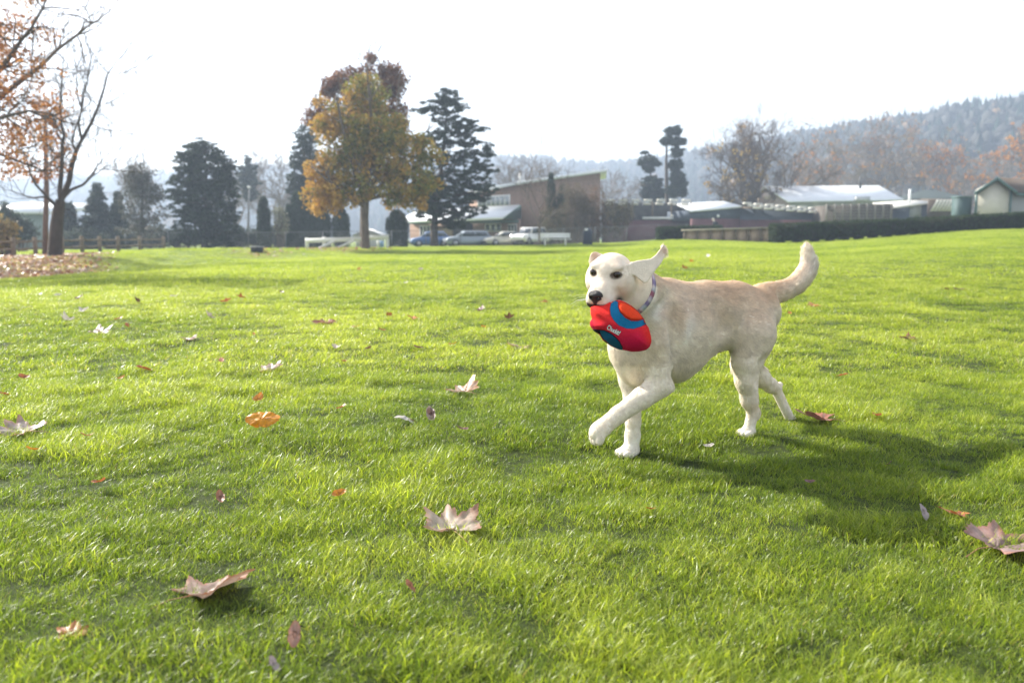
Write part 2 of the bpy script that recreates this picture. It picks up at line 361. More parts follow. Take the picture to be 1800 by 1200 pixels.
class SDF:
    def __init__(s, lo, hi, h):
        s.lo = np.array(lo); s.h = h; s.n = np.ceil((np.array(hi) - s.lo) / h).astype(int) + 1
        s.f = np.full(tuple(s.n), .05, np.float32)
    def sub(s, lo, hi):
        a = np.maximum(((np.array(lo) - s.lo) / s.h).astype(int), 0); b = np.minimum(((np.array(hi) - s.lo) / s.h).astype(int) + 2, s.n)
        if (b <= a).any(): return None, None
        ax = [s.lo[i] + s.h * np.arange(a[i], b[i]) for i in range(3)]
        return tuple(slice(a[i], b[i]) for i in range(3)), np.meshgrid(*ax, indexing='ij', sparse=True)
    def combine(s, sl, d, k, cut=False):
        f = s.f[sl]; d = d.astype(np.float32)
        if cut: f2, d2 = -f, d; 
        else: f2, d2 = f, d
        if np.isscalar(k) and k <= 0: r = np.minimum(f2, d2)
        else:
            h = np.maximum(k - np.abs(f2 - d2), 0) / k
            r = np.minimum(f2, d2) - h * h * k * .25
        s.f[sl] = -r if cut else r
    def cone(s, p1, p2, r1, r2, k=.02, lat=1.0, ax=1, cut=False):
        "round cone; lat scales the radius along local axis ax"
        p1, p2 = np.array(p1, float), np.array(p2, float); R = max(r1, r2) * max(1, lat) + .06
        sl, g = s.sub(np.minimum(p1, p2) - R, np.maximum(p1, p2) + R)
        if sl is None: return
        sc = [1, 1, 1]; sc[ax] = 1 / lat
        G = [g[i] * sc[i] for i in range(3)]; q1 = p1 * sc; d = p2 * sc - q1
        L = max(d @ d, 1e-9)
        t = np.clip(((G[0] - q1[0]) * d[0] + (G[1] - q1[1]) * d[1] + (G[2] - q1[2]) * d[2]) / L, 0, 1)
        dist = np.sqrt((G[0] - q1[0] - t * d[0]) ** 2 + (G[1] - q1[1] - t * d[1]) ** 2 + (G[2] - q1[2] - t * d[2]) ** 2) - (r1 + (r2 - r1) * t)
        s.combine(sl, dist * min(1, lat), k, cut)
    def ell(s, c, r, k=.02, R=None, cut=False):
        "ellipsoid, R rows = its axes in local coordinates"
        c = np.array(c, float); m = max(r) + .06
        sl, g = s.sub(c - m, c + m)
        if sl is None: return
        x, y, z = g[0] - c[0], g[1] - c[1], g[2] - c[2]
        if R is not None: x, y, z = (R[0][0]*x+R[0][1]*y+R[0][2]*z), (R[1][0]*x+R[1][1]*y+R[1][2]*z), (R[2][0]*x+R[2][1]*y+R[2][2]*z)
        k0 = np.sqrt((x / r[0]) ** 2 + (y / r[1]) ** 2 + (z / r[2]) ** 2) + 1e-6
        k1 = np.sqrt((x / r[0] ** 2) ** 2 + (y / r[1] ** 2) ** 2 + (z / r[2] ** 2) ** 2) + 1e-6
        s.combine(sl, k0 * (k0 - 1) / k1, k, cut)
    def mesh(s):
        return surface_nets(s.f, s.lo, s.h)

def surface_nets(f, lo, h):
    ins = f < 0; n = f.shape
    c = np.zeros(tuple(np.array(n) - 1), np.uint8)
    for i in (0, 1):
        for j in (0, 1):
            for k in (0, 1): c += ins[i:n[0]-1+i, j:n[1]-1+j, k:n[2]-1+k]
    act = np.argwhere((c > 0) & (c < 8)); ids = np.full(c.shape, -1, np.int32); ids[tuple(act.T)] = np.arange(len(act))
    acc = np.zeros((len(act), 3)); cnt = np.zeros(len(act))
    cor = [(i, j, k) for i in (0, 1) for j in (0, 1) for k in (0, 1)]
    val = {q: f[act[:, 0] + q[0], act[:, 1] + q[1], act[:, 2] + q[2]].astype(float) for q in cor}
    for a in cor:
        for ax in range(3):
            if a[ax] == 0:
                b = list(a); b[ax] = 1; b = tuple(b); va, vb = val[a], val[b]
                m = (va < 0) != (vb < 0); t = np.where(m, va / np.where(va == vb, 1, va - vb), 0)
                p = np.tile(np.array(a, float), (len(act), 1)); p[:, ax] += t
                acc[m] += p[m]; cnt[m] += 1
    V = lo + h * (act + acc / cnt[:, None])
    Q = []
    for ax in range(3):
        s0 = [slice(None)] * 3; s1 = [slice(None)] * 3; s0[ax] = slice(0, n[ax] - 1); s1[ax] = slice(1, n[ax])
        A, B = ins[tuple(s0)], ins[tuple(s1)]
        e = np.argwhere(A != B); u, v = (ax + 1) % 3, (ax + 2) % 3
        e = e[(e[:, u] > 0) & (e[:, v] > 0) & (e[:, u] < n[u] - 1) & (e[:, v] < n[v] - 1)]
        inn = A[tuple(e.T)]
        def cid(du, dv):
            q = e.copy(); q[:, u] -= du; q[:, v] -= dv; return ids[tuple(q.T)]
        q = np.stack([cid(1, 1), cid(0, 1), cid(0, 0), cid(1, 0)], 1)
        q[~inn] = q[~inn][:, ::-1]; Q.append(q)
    Q = np.concatenate(Q); return V, Q[(Q >= 0).all(1)]

def poly_sdf(px, py, poly):
    d = np.full(px.shape, 1e9); s = np.ones(px.shape)
    n = len(poly)
    for i in range(n):
        ax, ay = poly[i]; bx, by = poly[i - 1]
        ex, ey = bx - ax, by - ay; wx, wy = px - ax, py - ay
        t = np.clip((wx * ex + wy * ey) / (ex * ex + ey * ey + 1e-12), 0, 1)
        d = np.minimum(d, (wx - ex * t) ** 2 + (wy - ey * t) ** 2)
        c1 = py >= ay; c2 = py < by; c3 = ex * wy > ey * wx
        fl = (c1 & c2 & c3) | (~c1 & ~c2 & ~c3); s = np.where(fl, -s, s)
    return s * np.sqrt(d)

H_ = 0.003
S = SDF((-.46, -.24, -.06), (1.12, .42, .92), H_)
k = .05
# trunk (half heights follow the outline in the photograph)
S.cone(D(1332, 548, 0), D(1287, 545, 0), .102, .108, k, .84)
S.cone(D(1287, 545, 0), D(1237, 559, 0), .106, .138, k, .82)
S.cone(D(1237, 559, 0), D(1178, 584, 0), .138, .182, k, .72)
S.cone(D(1176, 586, 0), D(1135, 590, 0), .184, .150, k, .74)
S.ell(D(1120, 612, 0), (.10, .098, .125), k)
S.ell(D(1128, 640, 0.0), (.085, .07, .085), .04)
S.cone(D(1170, 522, 0), D(1215, 535, 0), .06, .05, k)
# neck
S.cone(D(1150, 562, .0), Wl(1104, 515, 3.17), .128, .092, .05)
S.cone(D(1168, 535, .0), Wl(1108, 498, 3.17), .07, .07, .05)
# shoulder and hip masses
S.ell(D(1168, 590, .105), (.075, .05, .115), .05)
S.ell(D(1115, 600, -.085), (.07, .045, .10), .05)
S.ell(D(1326, 580, .075), (.098, .062, .125), .04)
S.ell(D(1324, 590, -.075), (.095, .06, .12), .04)
# tail
tp = [(1338, 519, .050), (1354, 516, .046), (1371, 512, .041), (1386, 507, .038), (1398, 500, .037), (1408, 490, .037), (1416, 479, .036), (1421, 467, .032), (1421, 455, .026), (1420, 445, .0185), (1418, 436, .011), (1417, 430, .006)]
for (a, b, r), (c, d, r2) in zip(tp, tp[1:]): S.cone(D(a, b, -.02), D(c, d, -.02), r, r2, .02)

def leg(segs, kt, kb):
    "chain of round cones with a blend that is wide at the body and tight further down"
    for i, ((p, r), (q, r2)) in enumerate(zip(segs, segs[1:])): S.cone(p, q, r, r2, kt if i == 0 else kb)
# right fore (standing)
leg([(D(1106, 622, -.085), .062), (D(1109, 668, -.07), .047), (D(1113, 700, -.055), .037), (D(1113, 742, -.035), .0285), (D(1112, 765, -.03), .029), (D(1110, 784, -.025), .0295)], .04, .012)
PR = D(1105, 793, -.025)
S.ell(PR, (.046, .034, .026), .015)
for j, sx in enumerate((-.026, -.009, .009, .026)):
    S.ell(PR + np.array([.034 - abs(sx) * .5, sx, -.006]), (.027, .0125, .017), .003)
# left fore (lifted, carried across)
leg([(D(1154, 606, .10), .070), (D(1162, 650, .115), .052), (D(1161, 673, .12), .045)], .04, .02)
EL, WR = D(1161, 676, .12), D(1088, 728, .07)
S.cone(EL, EL + (WR - EL) * .45, .047, .040, .02); S.cone(EL + (WR - EL) * .45, WR, .040, .031, .01)
S.cone(D(1176, 680, .115), D(1168, 660, .115), .022, .03, .02)
PL = D(1054, 755, .055)
S.cone(WR, PL, .032, .030, .012)
dirp = PL - WR; dirp /= np.linalg.norm(dirp); dn = np.array([-.45, 0, -.9]); 
sd = np.cross(dirp, [0, 0, 1.]); sd /= np.linalg.norm(sd); up2 = np.cross(sd, dirp)
S.ell(PL - up2 * .002, (.046, .036, .029), .015, R=np.array([dirp, sd, up2]))
for j, sx in enumerate((-.028, -.010, .010, .028)):
    tc = PL + dirp * (.032 - abs(sx) * .35) + sd * sx - up2 * .016
    tdir = dirp * .8 - up2 * .6; tdir /= np.linalg.norm(tdir); tu = np.cross(sd, tdir)
    S.ell(tc, (.027, .0130, .017), .0022, R=np.array([tdir, sd, tu]))
# left hind (under the body)
leg([(D(1322, 590, .09), .090), (D(1315, 636, .095), .062), (D(1314, 668, .095), .047), (D(1317, 702, .09), .031), (D(1323, 722, .088), .0245)], .04, .03)
S.ell(D(1331, 727, .088), (.013, .016, .026), .018)
S.cone(D(1324, 722, .088), D(1317, 752, .082), .024, .022, .012)
PH = D(1316, 758, .080)
S.ell(PH + np.array([.004, 0, 0]), (.034, .028, .022), .014)
for j, sx in enumerate((-.024, -.008, .008, .024)):
    S.ell(PH + np.array([.034 - abs(sx) * .5, sx, -.006]), (.025, .0115, .016), .003)
# right hind (pushed back)
leg([(D(1318, 605, -.085), .080), (D(1310, 640, -.09), .060), (D(1336, 663, -.09), .040), (D(1354, 677, -.09), .029), (D(1364, 683, -.09), .0235)], .04, .025)
S.cone(D(1371, 676, -.09), D(1360, 684, -.09), .013, .018, .012)
S.cone(D(1364, 684, -.09), D(1386, 730, -.085), .0225, .0205, .01)
PB = D(1390, 738, -.085)
S.ell(PB, (.030, .028, .022), .012)
for j, sx in enumerate((-.021, -.007, .007, .021)):
    S.ell(PB + np.array([.018, sx, -.014]), (.018, .0105, .016), .005)
# groin fold and belly tuck
S.cone(D(1296, 590, .05), D(1270, 590, .03), .030, .035, .05)
# hollows: behind the shoulder and elbow, flank, front of the thigh
S.cone(D(1199, 550, .180), D(1195, 655, .168), .050, .046, .035, cut=True)
S.cone(D(1108, 640, .135), D(1128, 675, .12), .022, .020, .03, cut=True)
S.cone(D(1290, 640, .165), D(1303, 560, .175), .028, .028, .03, cut=True)
S.cone(D(1180, 520, .155), D(1150, 560, .175), .022, .026, .04, cut=True)
S.cone(D(1283, 575, .145), D(1277, 545, .15), .045, .04, .05, cut=True)
S.cone(D(1345, 640, .16), D(1335, 672, .14), .03, .02, .04, cut=True)
S.cone(D(1146, 640, .175), D(1138, 600, .18), .035, .03, .04, cut=True)

# ---- head, built in its own frame (forward, side, up)
HC = Wl(1073.5, 480, 3.08)
ya = math.radians(25); pi_ = math.radians(15.5); ro = math.radians(5)
fh = np.array([-math.sin(ya), -math.cos(ya), 0]); sh = np.array([math.cos(ya), -math.sin(ya), 0])
fw = fh * math.cos(pi_) + np.array([0, 0, -math.sin(pi_)]); uw = np.cross(sh, fw); uw = uw if uw[2] > 0 else -uw
s2 = sh * math.cos(ro) - uw * math.sin(ro); u2 = uw * math.cos(ro) + sh * math.sin(ro)
HR = np.array([RT @ fw, RT @ s2, RT @ u2])          # rows: head axes in local coords
def hp(f, s_, u): return HC + HR.T @ np.array([f, s_, u])
def he(c, r, k=.02, cut=False, tilt=None):
    R = HR
    if tilt is not None:      # tilt about the side axis
        ct, st = math.cos(tilt), math.sin(tilt); R = np.array([HR[0] * ct + HR[2] * st, HR[1], -HR[0] * st + HR[2] * ct])
    S.ell(hp(*c), r, k, R, cut)
def hc(a, b, r1, r2, k=.02, cut=False): S.cone(hp(*a), hp(*b), r1, r2, k, cut=cut)
he((-.008, 0, -.004), (.092, .078, .073), .03)
he((.030, 0, .020), (.050, .052, .038), .03)               # forehead
for q in (-1, 1):
    he((.000, q * .053, -.030), (.060, .036, .048), .03)      # cheek
    he((.048, q * .038, .043), (.022, .020, .010), .014)      # brow
    he((.052, q * .046, -.018), (.026, .015, .014), .018)     # cheekbone under the eye
    he((.082, q * .043, .019), (.016, .018, .011), .010, cut=True)  # eye socket
    he((.110, q * .024, -.062), (.052, .020, .026), .014)     # upper lip
    he((.139, q * .019, -.050), (.026, .020, .024), .014)     # whisker pad
hc((.052, 0, -.020), (.140, 0, -.030), .040, .0265, .025)   # bridge of the muzzle
hc((.050, 0, -.048), (.136, 0, -.048), .046, .031, .02)
hc((.062, -.02, -.018), (.140, -.012, -.024), .022, .018, .012)
hc((.062, .02, -.018), (.140, .012, -.024), .022, .018, .012)
hc((.0, 0, -.075), (.095, 0, -.125), .052, .026, .03)       # lower jaw, opened round the ball
hc((-.02, 0, -.06), (-.05, 0, -.11), .06, .06, .04)         # throat

# ---- ears: curved thin flaps
def ear(poly, Y0, dY, curve, th, kk):
    cx = sum(p[0] for p in poly) / len(poly); cy = sum(p[1] for p in poly) / len(poly); s_ = F / Y0
    lo = np.array([1e9] * 3); hi = -lo
    for p in poly:
        for dd in (-.09, .09):
            q = Wl(p[0], p[1], Y0 + dd); lo = np.minimum(lo, q); hi = np.maximum(hi, q)
    sl, g = S.sub(lo - .02, hi + .02); G = np.stack(np.broadcast_arrays(*g), -1)
    Pw = G @ RT + HIP
    px, py = project(Pw); d2 = poly_sdf(px, py, poly) / s_
    u = (px - cx) / 30.; v = (py - cy) / 30.
    surf = Y0 + dY[0] * u + dY[1] * v + curve * (u * u - v * v * .6)
    t = th * np.clip(.75 - u * .12, .45, 1.4)
    w = np.abs(Pw[..., 1] - surf) - t
    q = np.maximum(d2 + t, 0); ww = np.maximum(w + t * .6, 0)
    dist = np.sqrt(q * q + ww * ww) - t * .6 + np.minimum(np.maximum(d2 + t, w + t * .6), 0)
    S.combine(sl, dist, kk)
ear([(1100, 466), (1110, 460), (1120, 457), (1132, 455.5), (1143, 454), (1152, 447.5), (1160, 437), (1164, 430), (1168, 428), (1171, 437), (1171, 448), (1165.5, 458), (1160, 467), (1153, 475), (1146, 486), (1139, 497), (1132, 499), (1124, 493), (1116, 486), (1106, 480)],
    3.065, (.022, -.012), -.003, .0062, .010)
ear([(1034, 462), (1035.5, 452), (1038, 445), (1044, 441.5), (1051, 442.5), (1058, 446), (1062, 452), (1054, 466), (1044, 472)],
    3.10, (.03, .0), .0, .006, .010)

V, Q = S.mesh()
# light smoothing
E = np.concatenate([Q[:, [0, 1]], Q[:, [1, 2]], Q[:, [2, 3]], Q[:, [3, 0]]])
deg = np.bincount(E.ravel(), minlength=len(V)).astype(float)
for lam in (.5, -.52, .5, -.52):
    A = np.zeros_like(V)
    for ax in range(3):
        A[:, ax] = np.bincount(E[:, 0], V[E[:, 1], ax], len(V)) + np.bincount(E[:, 1], V[E[:, 0], ax], len(V))
    V = V + lam * (A / deg[:, None] - V)
# vertex normals in local space
fn = np.cross(V[Q[:, 2]] - V[Q[:, 0]], V[Q[:, 3]] - V[Q[:, 1]]); VN = np.zeros_like(V)
for i in range(4):
    for ax in range(3): VN[:, ax] += np.bincount(Q[:, i], fn[:, ax], len(V))
VN /= np.linalg.norm(VN, axis=1)[:, None] + 1e-12
VWd = V @ RT + HIP; NWd = VN @ RT
PX, PY = project(VWd)
print('dog verts', len(V), 'px range', PX.min(), PX.max(), PY.min(), PY.max())
# coat colour in patches
def blob(x, y, r, p=2): return np.exp(-(((PX - x) / r) ** 2 + ((PY - y) / r) ** 2))
cream = np.array([.86, .785, .665]); tan_ = np.array([.72, .55, .39]); white = np.array([.94, .92, .88])
hv = V - HC; hf, hs, hu = hv @ HR[0], hv @ HR[1], hv @ HR[2]
ishead = (np.linalg.norm(hv, axis=1) < .2) & (hf > -.12)
top = np.clip((VN[:, 2] - .1) / .8, 0, 1) * np.clip((V[:, 2] - .42) / .1, 0, 1) * (~ishead)
nz = snoise(V, 3, 3, 5.0) * .5 + .5
tanw = .66 * top + .55 * blob(1187, 552, 24) + .30 * blob(1262, 540, 40) * (VN[:, 1] > -.2) + .55 * blob(1362, 512, 24) + .25 * blob(1300, 520, 50) + .35 * blob(1150, 505, 18)
tanw += .30 * blob(1330, 720, 16) + .30 * blob(1120, 655, 14)
tanw = np.where(ishead, .20 + .25 * blob(1080, 462, 12) + .22 * blob(1100, 506, 14) + .25 * blob(1058, 500, 12), tanw)
tanw = np.clip(tanw * (.88 + .24 * nz), 0, .9)
ww_ = np.clip(1.0 * np.exp(-((PX - 1211 - .004 * (PY - 560) ** 2 * -1) / 10) ** 2) * np.exp(-((PY - 560) / 42) ** 2) + 1.0 * blob(1153, 545, 22) + .25 * blob(1120, 680, 60) + .5 * blob(1428, 470, 26) + .5 * np.clip((.12 - V[:, 2]) / .1, 0, 1), 0, 1) * .8
C = cream + (white - cream) * ww_[:, None]; C = C + (tan_ - C) * tanw[:, None]
# ear insides, lips, eyelid rims
earw = np.clip(blob(1162, 440, 9) * .5 + blob(1045, 448, 9) * .75, 0, 1); C = C + (np.array([.55, .33, .22]) - C) * earw[:, None]
lip = np.exp(-((hu + .083) / .009) ** 2) * (hf > .05) * (hf < .19) * (np.abs(hs) < .06)
C = C + (np.array([.045, .03, .028]) - C) * np.clip(lip, 0, .9)[:, None]
lp2 = np.clip((hf - .142) / .008, 0, 1) * np.clip((-.056 - hu) / .006, 0, 1) * (np.abs(hs) < .035) * ishead + 1.2 * blob(1089.5, 527.5, 6) * ishead * (hu < -.05)  # black lips below the nose, plus the shaded mouth corner gap painted dark
C = C + (np.array([.03, .02, .02]) - C) * np.clip(lp2, 0, .95)[:, None]
for q in (-1, 1):
    dE = np.sqrt((hf - .072) ** 2 * .5 + (hs - q * .0435) ** 2 * .5 + (hu - .0185) ** 2 * 1.6)
    C = C + (np.array([.05, .032, .025]) - C) * np.clip(1 - (dE - .0135) / .006, 0, .9)[:, None]
    dE2 = np.sqrt((hf - .070) ** 2 + (hs - q * .036) ** 2 + (hu - .004) ** 2)
    C = C + (np.array([.36, .26, .18]) - C) * (np.exp(-(dE2 / .022) ** 2) * .35)[:, None]

dog_mat = mat('dog_coat', (.6, .5, .4), rough=.75, attr='coat', var=.10, scale=45, spec=.25, bump=.25, bscale=260)
fur_mat = mat('dog_fur', (.6, .5, .4), rough=.45, attr='coat', spec=.4, trans=.5)
dark_mat = mat('dog_nose_leather', (.022, .018, .018), rough=.38, spec=.5, bump=.5, scale=420)
eye_mat = mat('dog_eye', (.018, .009, .005), rough=.04, spec=.6)
me = mesh_np('dog', VWd, Q, [dog_mat], smooth=True); add_color(me, 'coat', C)
DOG0 = W(1230, 720, 3.5); DOG0.z = 0
dog = link('dog', me)
for v_ in (): pass
tag(dog, 'cream yellow labrador trotting over the lawn with a ball in its mouth', 'dog')

def world_of(p): return np.array(p) @ RT + HIP
# eyes, nose
for q in (-1, 1):
    mb = MB(); mb.sphere((0, 0, 0), (.0128, .0128, .0128), 20, 14)
    c = world_of(hp(.0625, q * .0425, .0195)); e = mb.build('eye', eye_mat, dog, True); e.location = c
HW = HR @ RT   # rows head axes in world
def head_piece(name, fn_, mats, h=.0015, box=.05, cen=(.17, 0, -.03)):
    s = SDF((-box, -box, -box), (box, box, box), h); fn_(s); v, q = s.mesh()
    v = v @ HW + world_of(hp(*cen)); return link(name, mesh_np(name, v, q, mats, smooth=True), dog)
def nose_fn(s):
    s.ell((0, 0, 0), (.019, .0265, .019), .006)
    s.ell((.006, 0, .008), (.014, .020, .010), .008)
    s.cone((.008, 0, -.02), (-.004, 0, -.034), .007, .006, .01)
    for q in (-1, 1):
        s.ell((.014, q * .0125, -.002), (.010, .0062, .0055), .003, cut=True)
        s.ell((.004, q * .024, -.004), (.012, .003, .003), .003, cut=True)
head_piece('nose', nose_fn, [dark_mat], cen=(.166, 0, -.030))

# collar
ca, cb = W(1148, 556, 3.30), W(1092, 500, 3.10)
cc = np.array(W(1097, 530, 3.165)); cn = np.array(cb - ca); cn /= np.linalg.norm(cn)
cu = np.cross(cn, [0, 0, 1.]); cu /= np.linalg.norm(cu); cv = np.cross(cu, cn)
def neck_r(c, d):
    rr = np.arange(.03, .22, .001); P = ((c + d * rr[:, None]) - HIP) @ RT.T
    ii = np.clip(((P - S.lo) / S.h).round().astype(int), 0, S.n - 1); v = S.f[ii[:, 0], ii[:, 1], ii[:, 2]]
    w = np.argmax(v > 0) if (v > 0).any() else -1
    return rr[w]
Vc = []; Fc = []; NS = 72
RR = {}
for w in (-.011, .011):
    a_ = np.array([neck_r(cc + cn * w, math.cos(2 * math.pi * i / NS) * cu + math.sin(2 * math.pi * i / NS) * cv) for i in range(NS)])
    a_ = np.minimum(a_, .15); RR[w] = np.array([np.mean(a_[np.arange(i - 3, i + 4) % NS]) for i in range(NS)])
for i in range(NS):
    an = 2 * math.pi * i / NS; dr = math.cos(an) * cu + math.sin(an) * cv
    for (w, r) in ((-.011, .0), (.011, .0), (.011, .005), (-.011, .005)):
        Vc.append(cc + dr * (RR[w][i] + r) + cn * w)
    j = (i + 1) % NS
    for a_ in range(4): b_ = (a_ + 1) % 4; Fc.append((i * 4 + a_, j * 4 + a_, j * 4 + b_, i * 4 + b_))
cm = mesh_np('collar', np.array(Vc), np.array(Fc), [mat('collar_plaid', (.3, .2, .25), rough=.7, attr='plaid')], True)
cc_ = np.zeros((len(Vc), 3))
for i in range(NS):
    c_ = [(.28, .10, .14), (.42, .35, .42), (.20, .16, .28), (.38, .42, .46)][(i // 2) % 4] if (i % 5) else (.55, .5, .5)
    cc_[i * 4:i * 4 + 4] = c_
add_color(cm, 'plaid', cc_); link('collar', cm, dog)

# fur strands lying along the coat
rs = np.random.RandomState(5)
ta = .5 * np.linalg.norm(fn, axis=1); NF = 150000
fi = rs.choice(len(Q), NF, p=ta / ta.sum()); uv = rs.rand(NF, 2)
q4 = V[Q[fi]]; base = (q4[:, 0] * (1 - uv[:, :1]) + q4[:, 1] * uv[:, :1]) * (1 - uv[:, 1:]) + (q4[:, 3] * (1 - uv[:, :1]) + q4[:, 2] * uv[:, :1]) * uv[:, 1:]
nn = VN[Q[fi, 0]]; cl = C[Q[fi, 0]]; bx, by = PX[Q[fi, 0]], PY[Q[fi, 0]]
flow = np.tile(np.array([-1., 0, -.45]), (NF, 1))
hd_ = ishead[Q[fi, 0]]; flow[hd_] = -HR[0] * .9 - HR[2] * .15
tl = bx > 1362; tail_up = tl & (by < 520)
tdir = np.stack([-np.ones(NF) * .6, np.zeros(NF), np.where(bx > 1395, .8, .25)], 1); flow[tail_up] = tdir[tail_up]
low = base[:, 2] < .34; flow[low] = np.array([-.25, 0, -1.])
flow += rs.normal(size=(NF, 3)) * .16
flow -= nn * (flow * nn).sum(1)[:, None]; flow /= np.linalg.norm(flow, axis=1)[:, None] + 1e-9
ln = .014 + .006 * rs.rand(NF); ln[hd_] = .005; ln[(bx > 1112) & (by < 500) & hd_] = .003; ln[(bx < 1062) & (by < 455)] = .003
ln[low] = .008
under = tail_up & (nn[:, 2] < .2) & (by > 440); ln[under] = .022 + .014 * rs.rand(under.sum())
bel = (nn[:, 2] < -.3) & (base[:, 2] > .2) & (bx > 1185) & (bx < 1290); ln[bel] = .018 + .01 * rs.rand(bel.sum())
rear = (nn[:, 0] < -.5) & (bx > 1335) & (by > 540) & (by < 650); ln[rear] = .018 + .01 * rs.rand(rear.sum())
lift = np.where(hd_, .06, .20)[:, None] + .12 * rs.rand(NF, 1)
d1 = flow + nn * lift * 1.6; d1 /= np.linalg.norm(d1, axis=1)[:, None]
d2 = flow + nn * lift * .2 + np.array([0, 0, -.15]); d2 /= np.linalg.norm(d2, axis=1)[:, None]
p0 = base - nn * .001; p1 = base + d1 * ln[:, None] * .5; p2 = p1 + d2 * ln[:, None] * .5
sdv = np.cross(flow, nn); wd_ = .0010 * (.7 + .6 * rs.rand(NF, 1))
FV = np.stack([p0 - sdv * wd_, p0 + sdv * wd_, p1 - sdv * wd_ * .8, p1 + sdv * wd_ * .8, p2], 1).reshape(-1, 3) @ RT + HIP
o_ = np.arange(NF)[:, None] * 5
fm = mesh_np('fur', FV, [o_ + np.array([[0, 1, 3, 2]]), o_ + np.array([[2, 3, 4]])], [fur_mat], smooth=False)
jit = np.where(hd_[:, None], .95 + .1 * rs.rand(NF, 1), .88 + .24 * rs.rand(NF, 1)) * cl
cl_n = snoise(np.stack([base[:, 0] * 1.0, base[:, 1] * 2.2, base[:, 2] * 2.2], 1), 31, 2, 17.) * np.where(hd_, .35, 1)
jit = np.clip(jit * (1 + .11 * cl_n)[:, None], 0, .97); add_color(fm, 'coat', np.repeat(jit, 5, 0)); link('fur', fm, dog)
# whiskers
rs = np.random.RandomState(2); wm = mat('whisker_white', (.8, .78, .72), rough=.4)
for q in (-1, 1):
    for i in range(6):
        a = hp(.135 + .02 * rs.rand(), q * .036, -.055 + .02 * rs.rand()); d = HR.T @ np.array([.1 + .3 * rs.rand(), q * 1.0, -.35 + .5 * rs.rand()]); L_ = .05 + .03 * rs.rand()
        wb = MB(); wb.tube([world_of(a), world_of(a + d * L_ * .6), world_of(a + d * L_ + np.array([0, 0, -.012]))], [.0004, .0003, .0001], 3, False); wb.build('whisker', wm, dog)


# ------------------------------------------------------------------ the ball
BY = 2.945; BS = F / BY
cr = lambda L: [(1000 + x / 5.4545, 420 + y / 5.4545) for x, y in L]
out = cr([(205,655),(240,640),(330,635),(390,605),(430,592),(480,585),(530,600),(600,640),(660,690),(715,760),(740,815),(765,850),(785,920),(793,980),(780,1030),(740,1065),(680,1078),(600,1080),(540,1068),(505,1064),(470,1058),(400,1025),(330,975),(290,915),(240,885),(205,835),(200,800),(222,765),(208,720)])
blue1 = cr([(440,588),(470,600),(472,650),(490,700),(540,755),(600,785),(660,785),(715,770),(722,800),(745,812),(690,840),(620,862),(550,858),(480,830),(430,780),(400,730),(392,670),(402,620)])
oval = cr([(478,604),(530,608),(600,645),(670,700),(712,755),(690,774),(640,776),(590,772),(545,745),(500,705),(478,660)])
blue2 = cr([(290,872),(340,878),(400,905),(450,945),(485,985),(512,1035),(520,1070),(480,1066),(440,1050),(400,1022),(350,985),(318,945),(300,910)])
dark2 = cr([(225,862),(285,868),(300,915),(245,892)])
rim2 = cr([(300,915),(330,955),(380,1000),(430,1035),(470,1055),(500,1070),(460,1075),(380,1030),(310,975)])
side = cr([(196,800),(222,772),(235,820),(250,868),(215,850)])
bc = W(1091, 573, BY)
s = SDF((-.13, -.12, -.13), (.13, .12, .13), .0016)
sl, g = s.sub((-.13, -.12, -.13), (.13, .12, .13)); X, Yy, Z = np.broadcast_arrays(*g)
ax_x = X[:, 0, :]; ax_z = Z[:, 0, :]
pxx = 1091 + ax_x * BS; pyy = 573 - ax_z * BS
d2 = -poly_sdf(pxx, pyy, out) / BS; Rm = .074
dn_ = np.clip(d2, 0, Rm) / Rm; hh = .082 * np.sqrt(np.clip(1 - (1 - dn_) ** 2, 0, 1))
def soft(poly, w=2.0): return 1 / (1 + np.exp(poly_sdf(pxx, pyy, poly) / w * 2.2))
pf = project(np.stack([bc.x + ax_x, BY - hh, bc.z + ax_z], -1)); pxf, pyf = pf
pxx, pyy = pxf, pyf
b1, ov, b2, dk = soft(blue1), soft(oval, 1.2), soft(blue2), soft(dark2)
hh2 = hh - .007 * b1 * np.clip(hh / .03, 0, 1) + .003 * ov - .008 * b2 * np.clip(hh / .03, 0, 1)
hh2 -= .006 * np.exp(-(poly_sdf(pxx, pyy, oval) / 1.6) ** 2) * np.clip(hh / .03, 0, 1)
hh2 -= .006 * np.exp(-((poly_sdf(pxx, pyy, blue2)) / 2.2) ** 2) * np.clip(hh / .03, 0, 1)
dist = np.where(d2[:, None, :] < 0, -d2[:, None, :] + 0 * Yy, (np.abs(Yy) - hh2[:, None, :]) * .6)
s.f[:] = np.clip(dist, -.05, .05)
bv, bq = s.mesh()
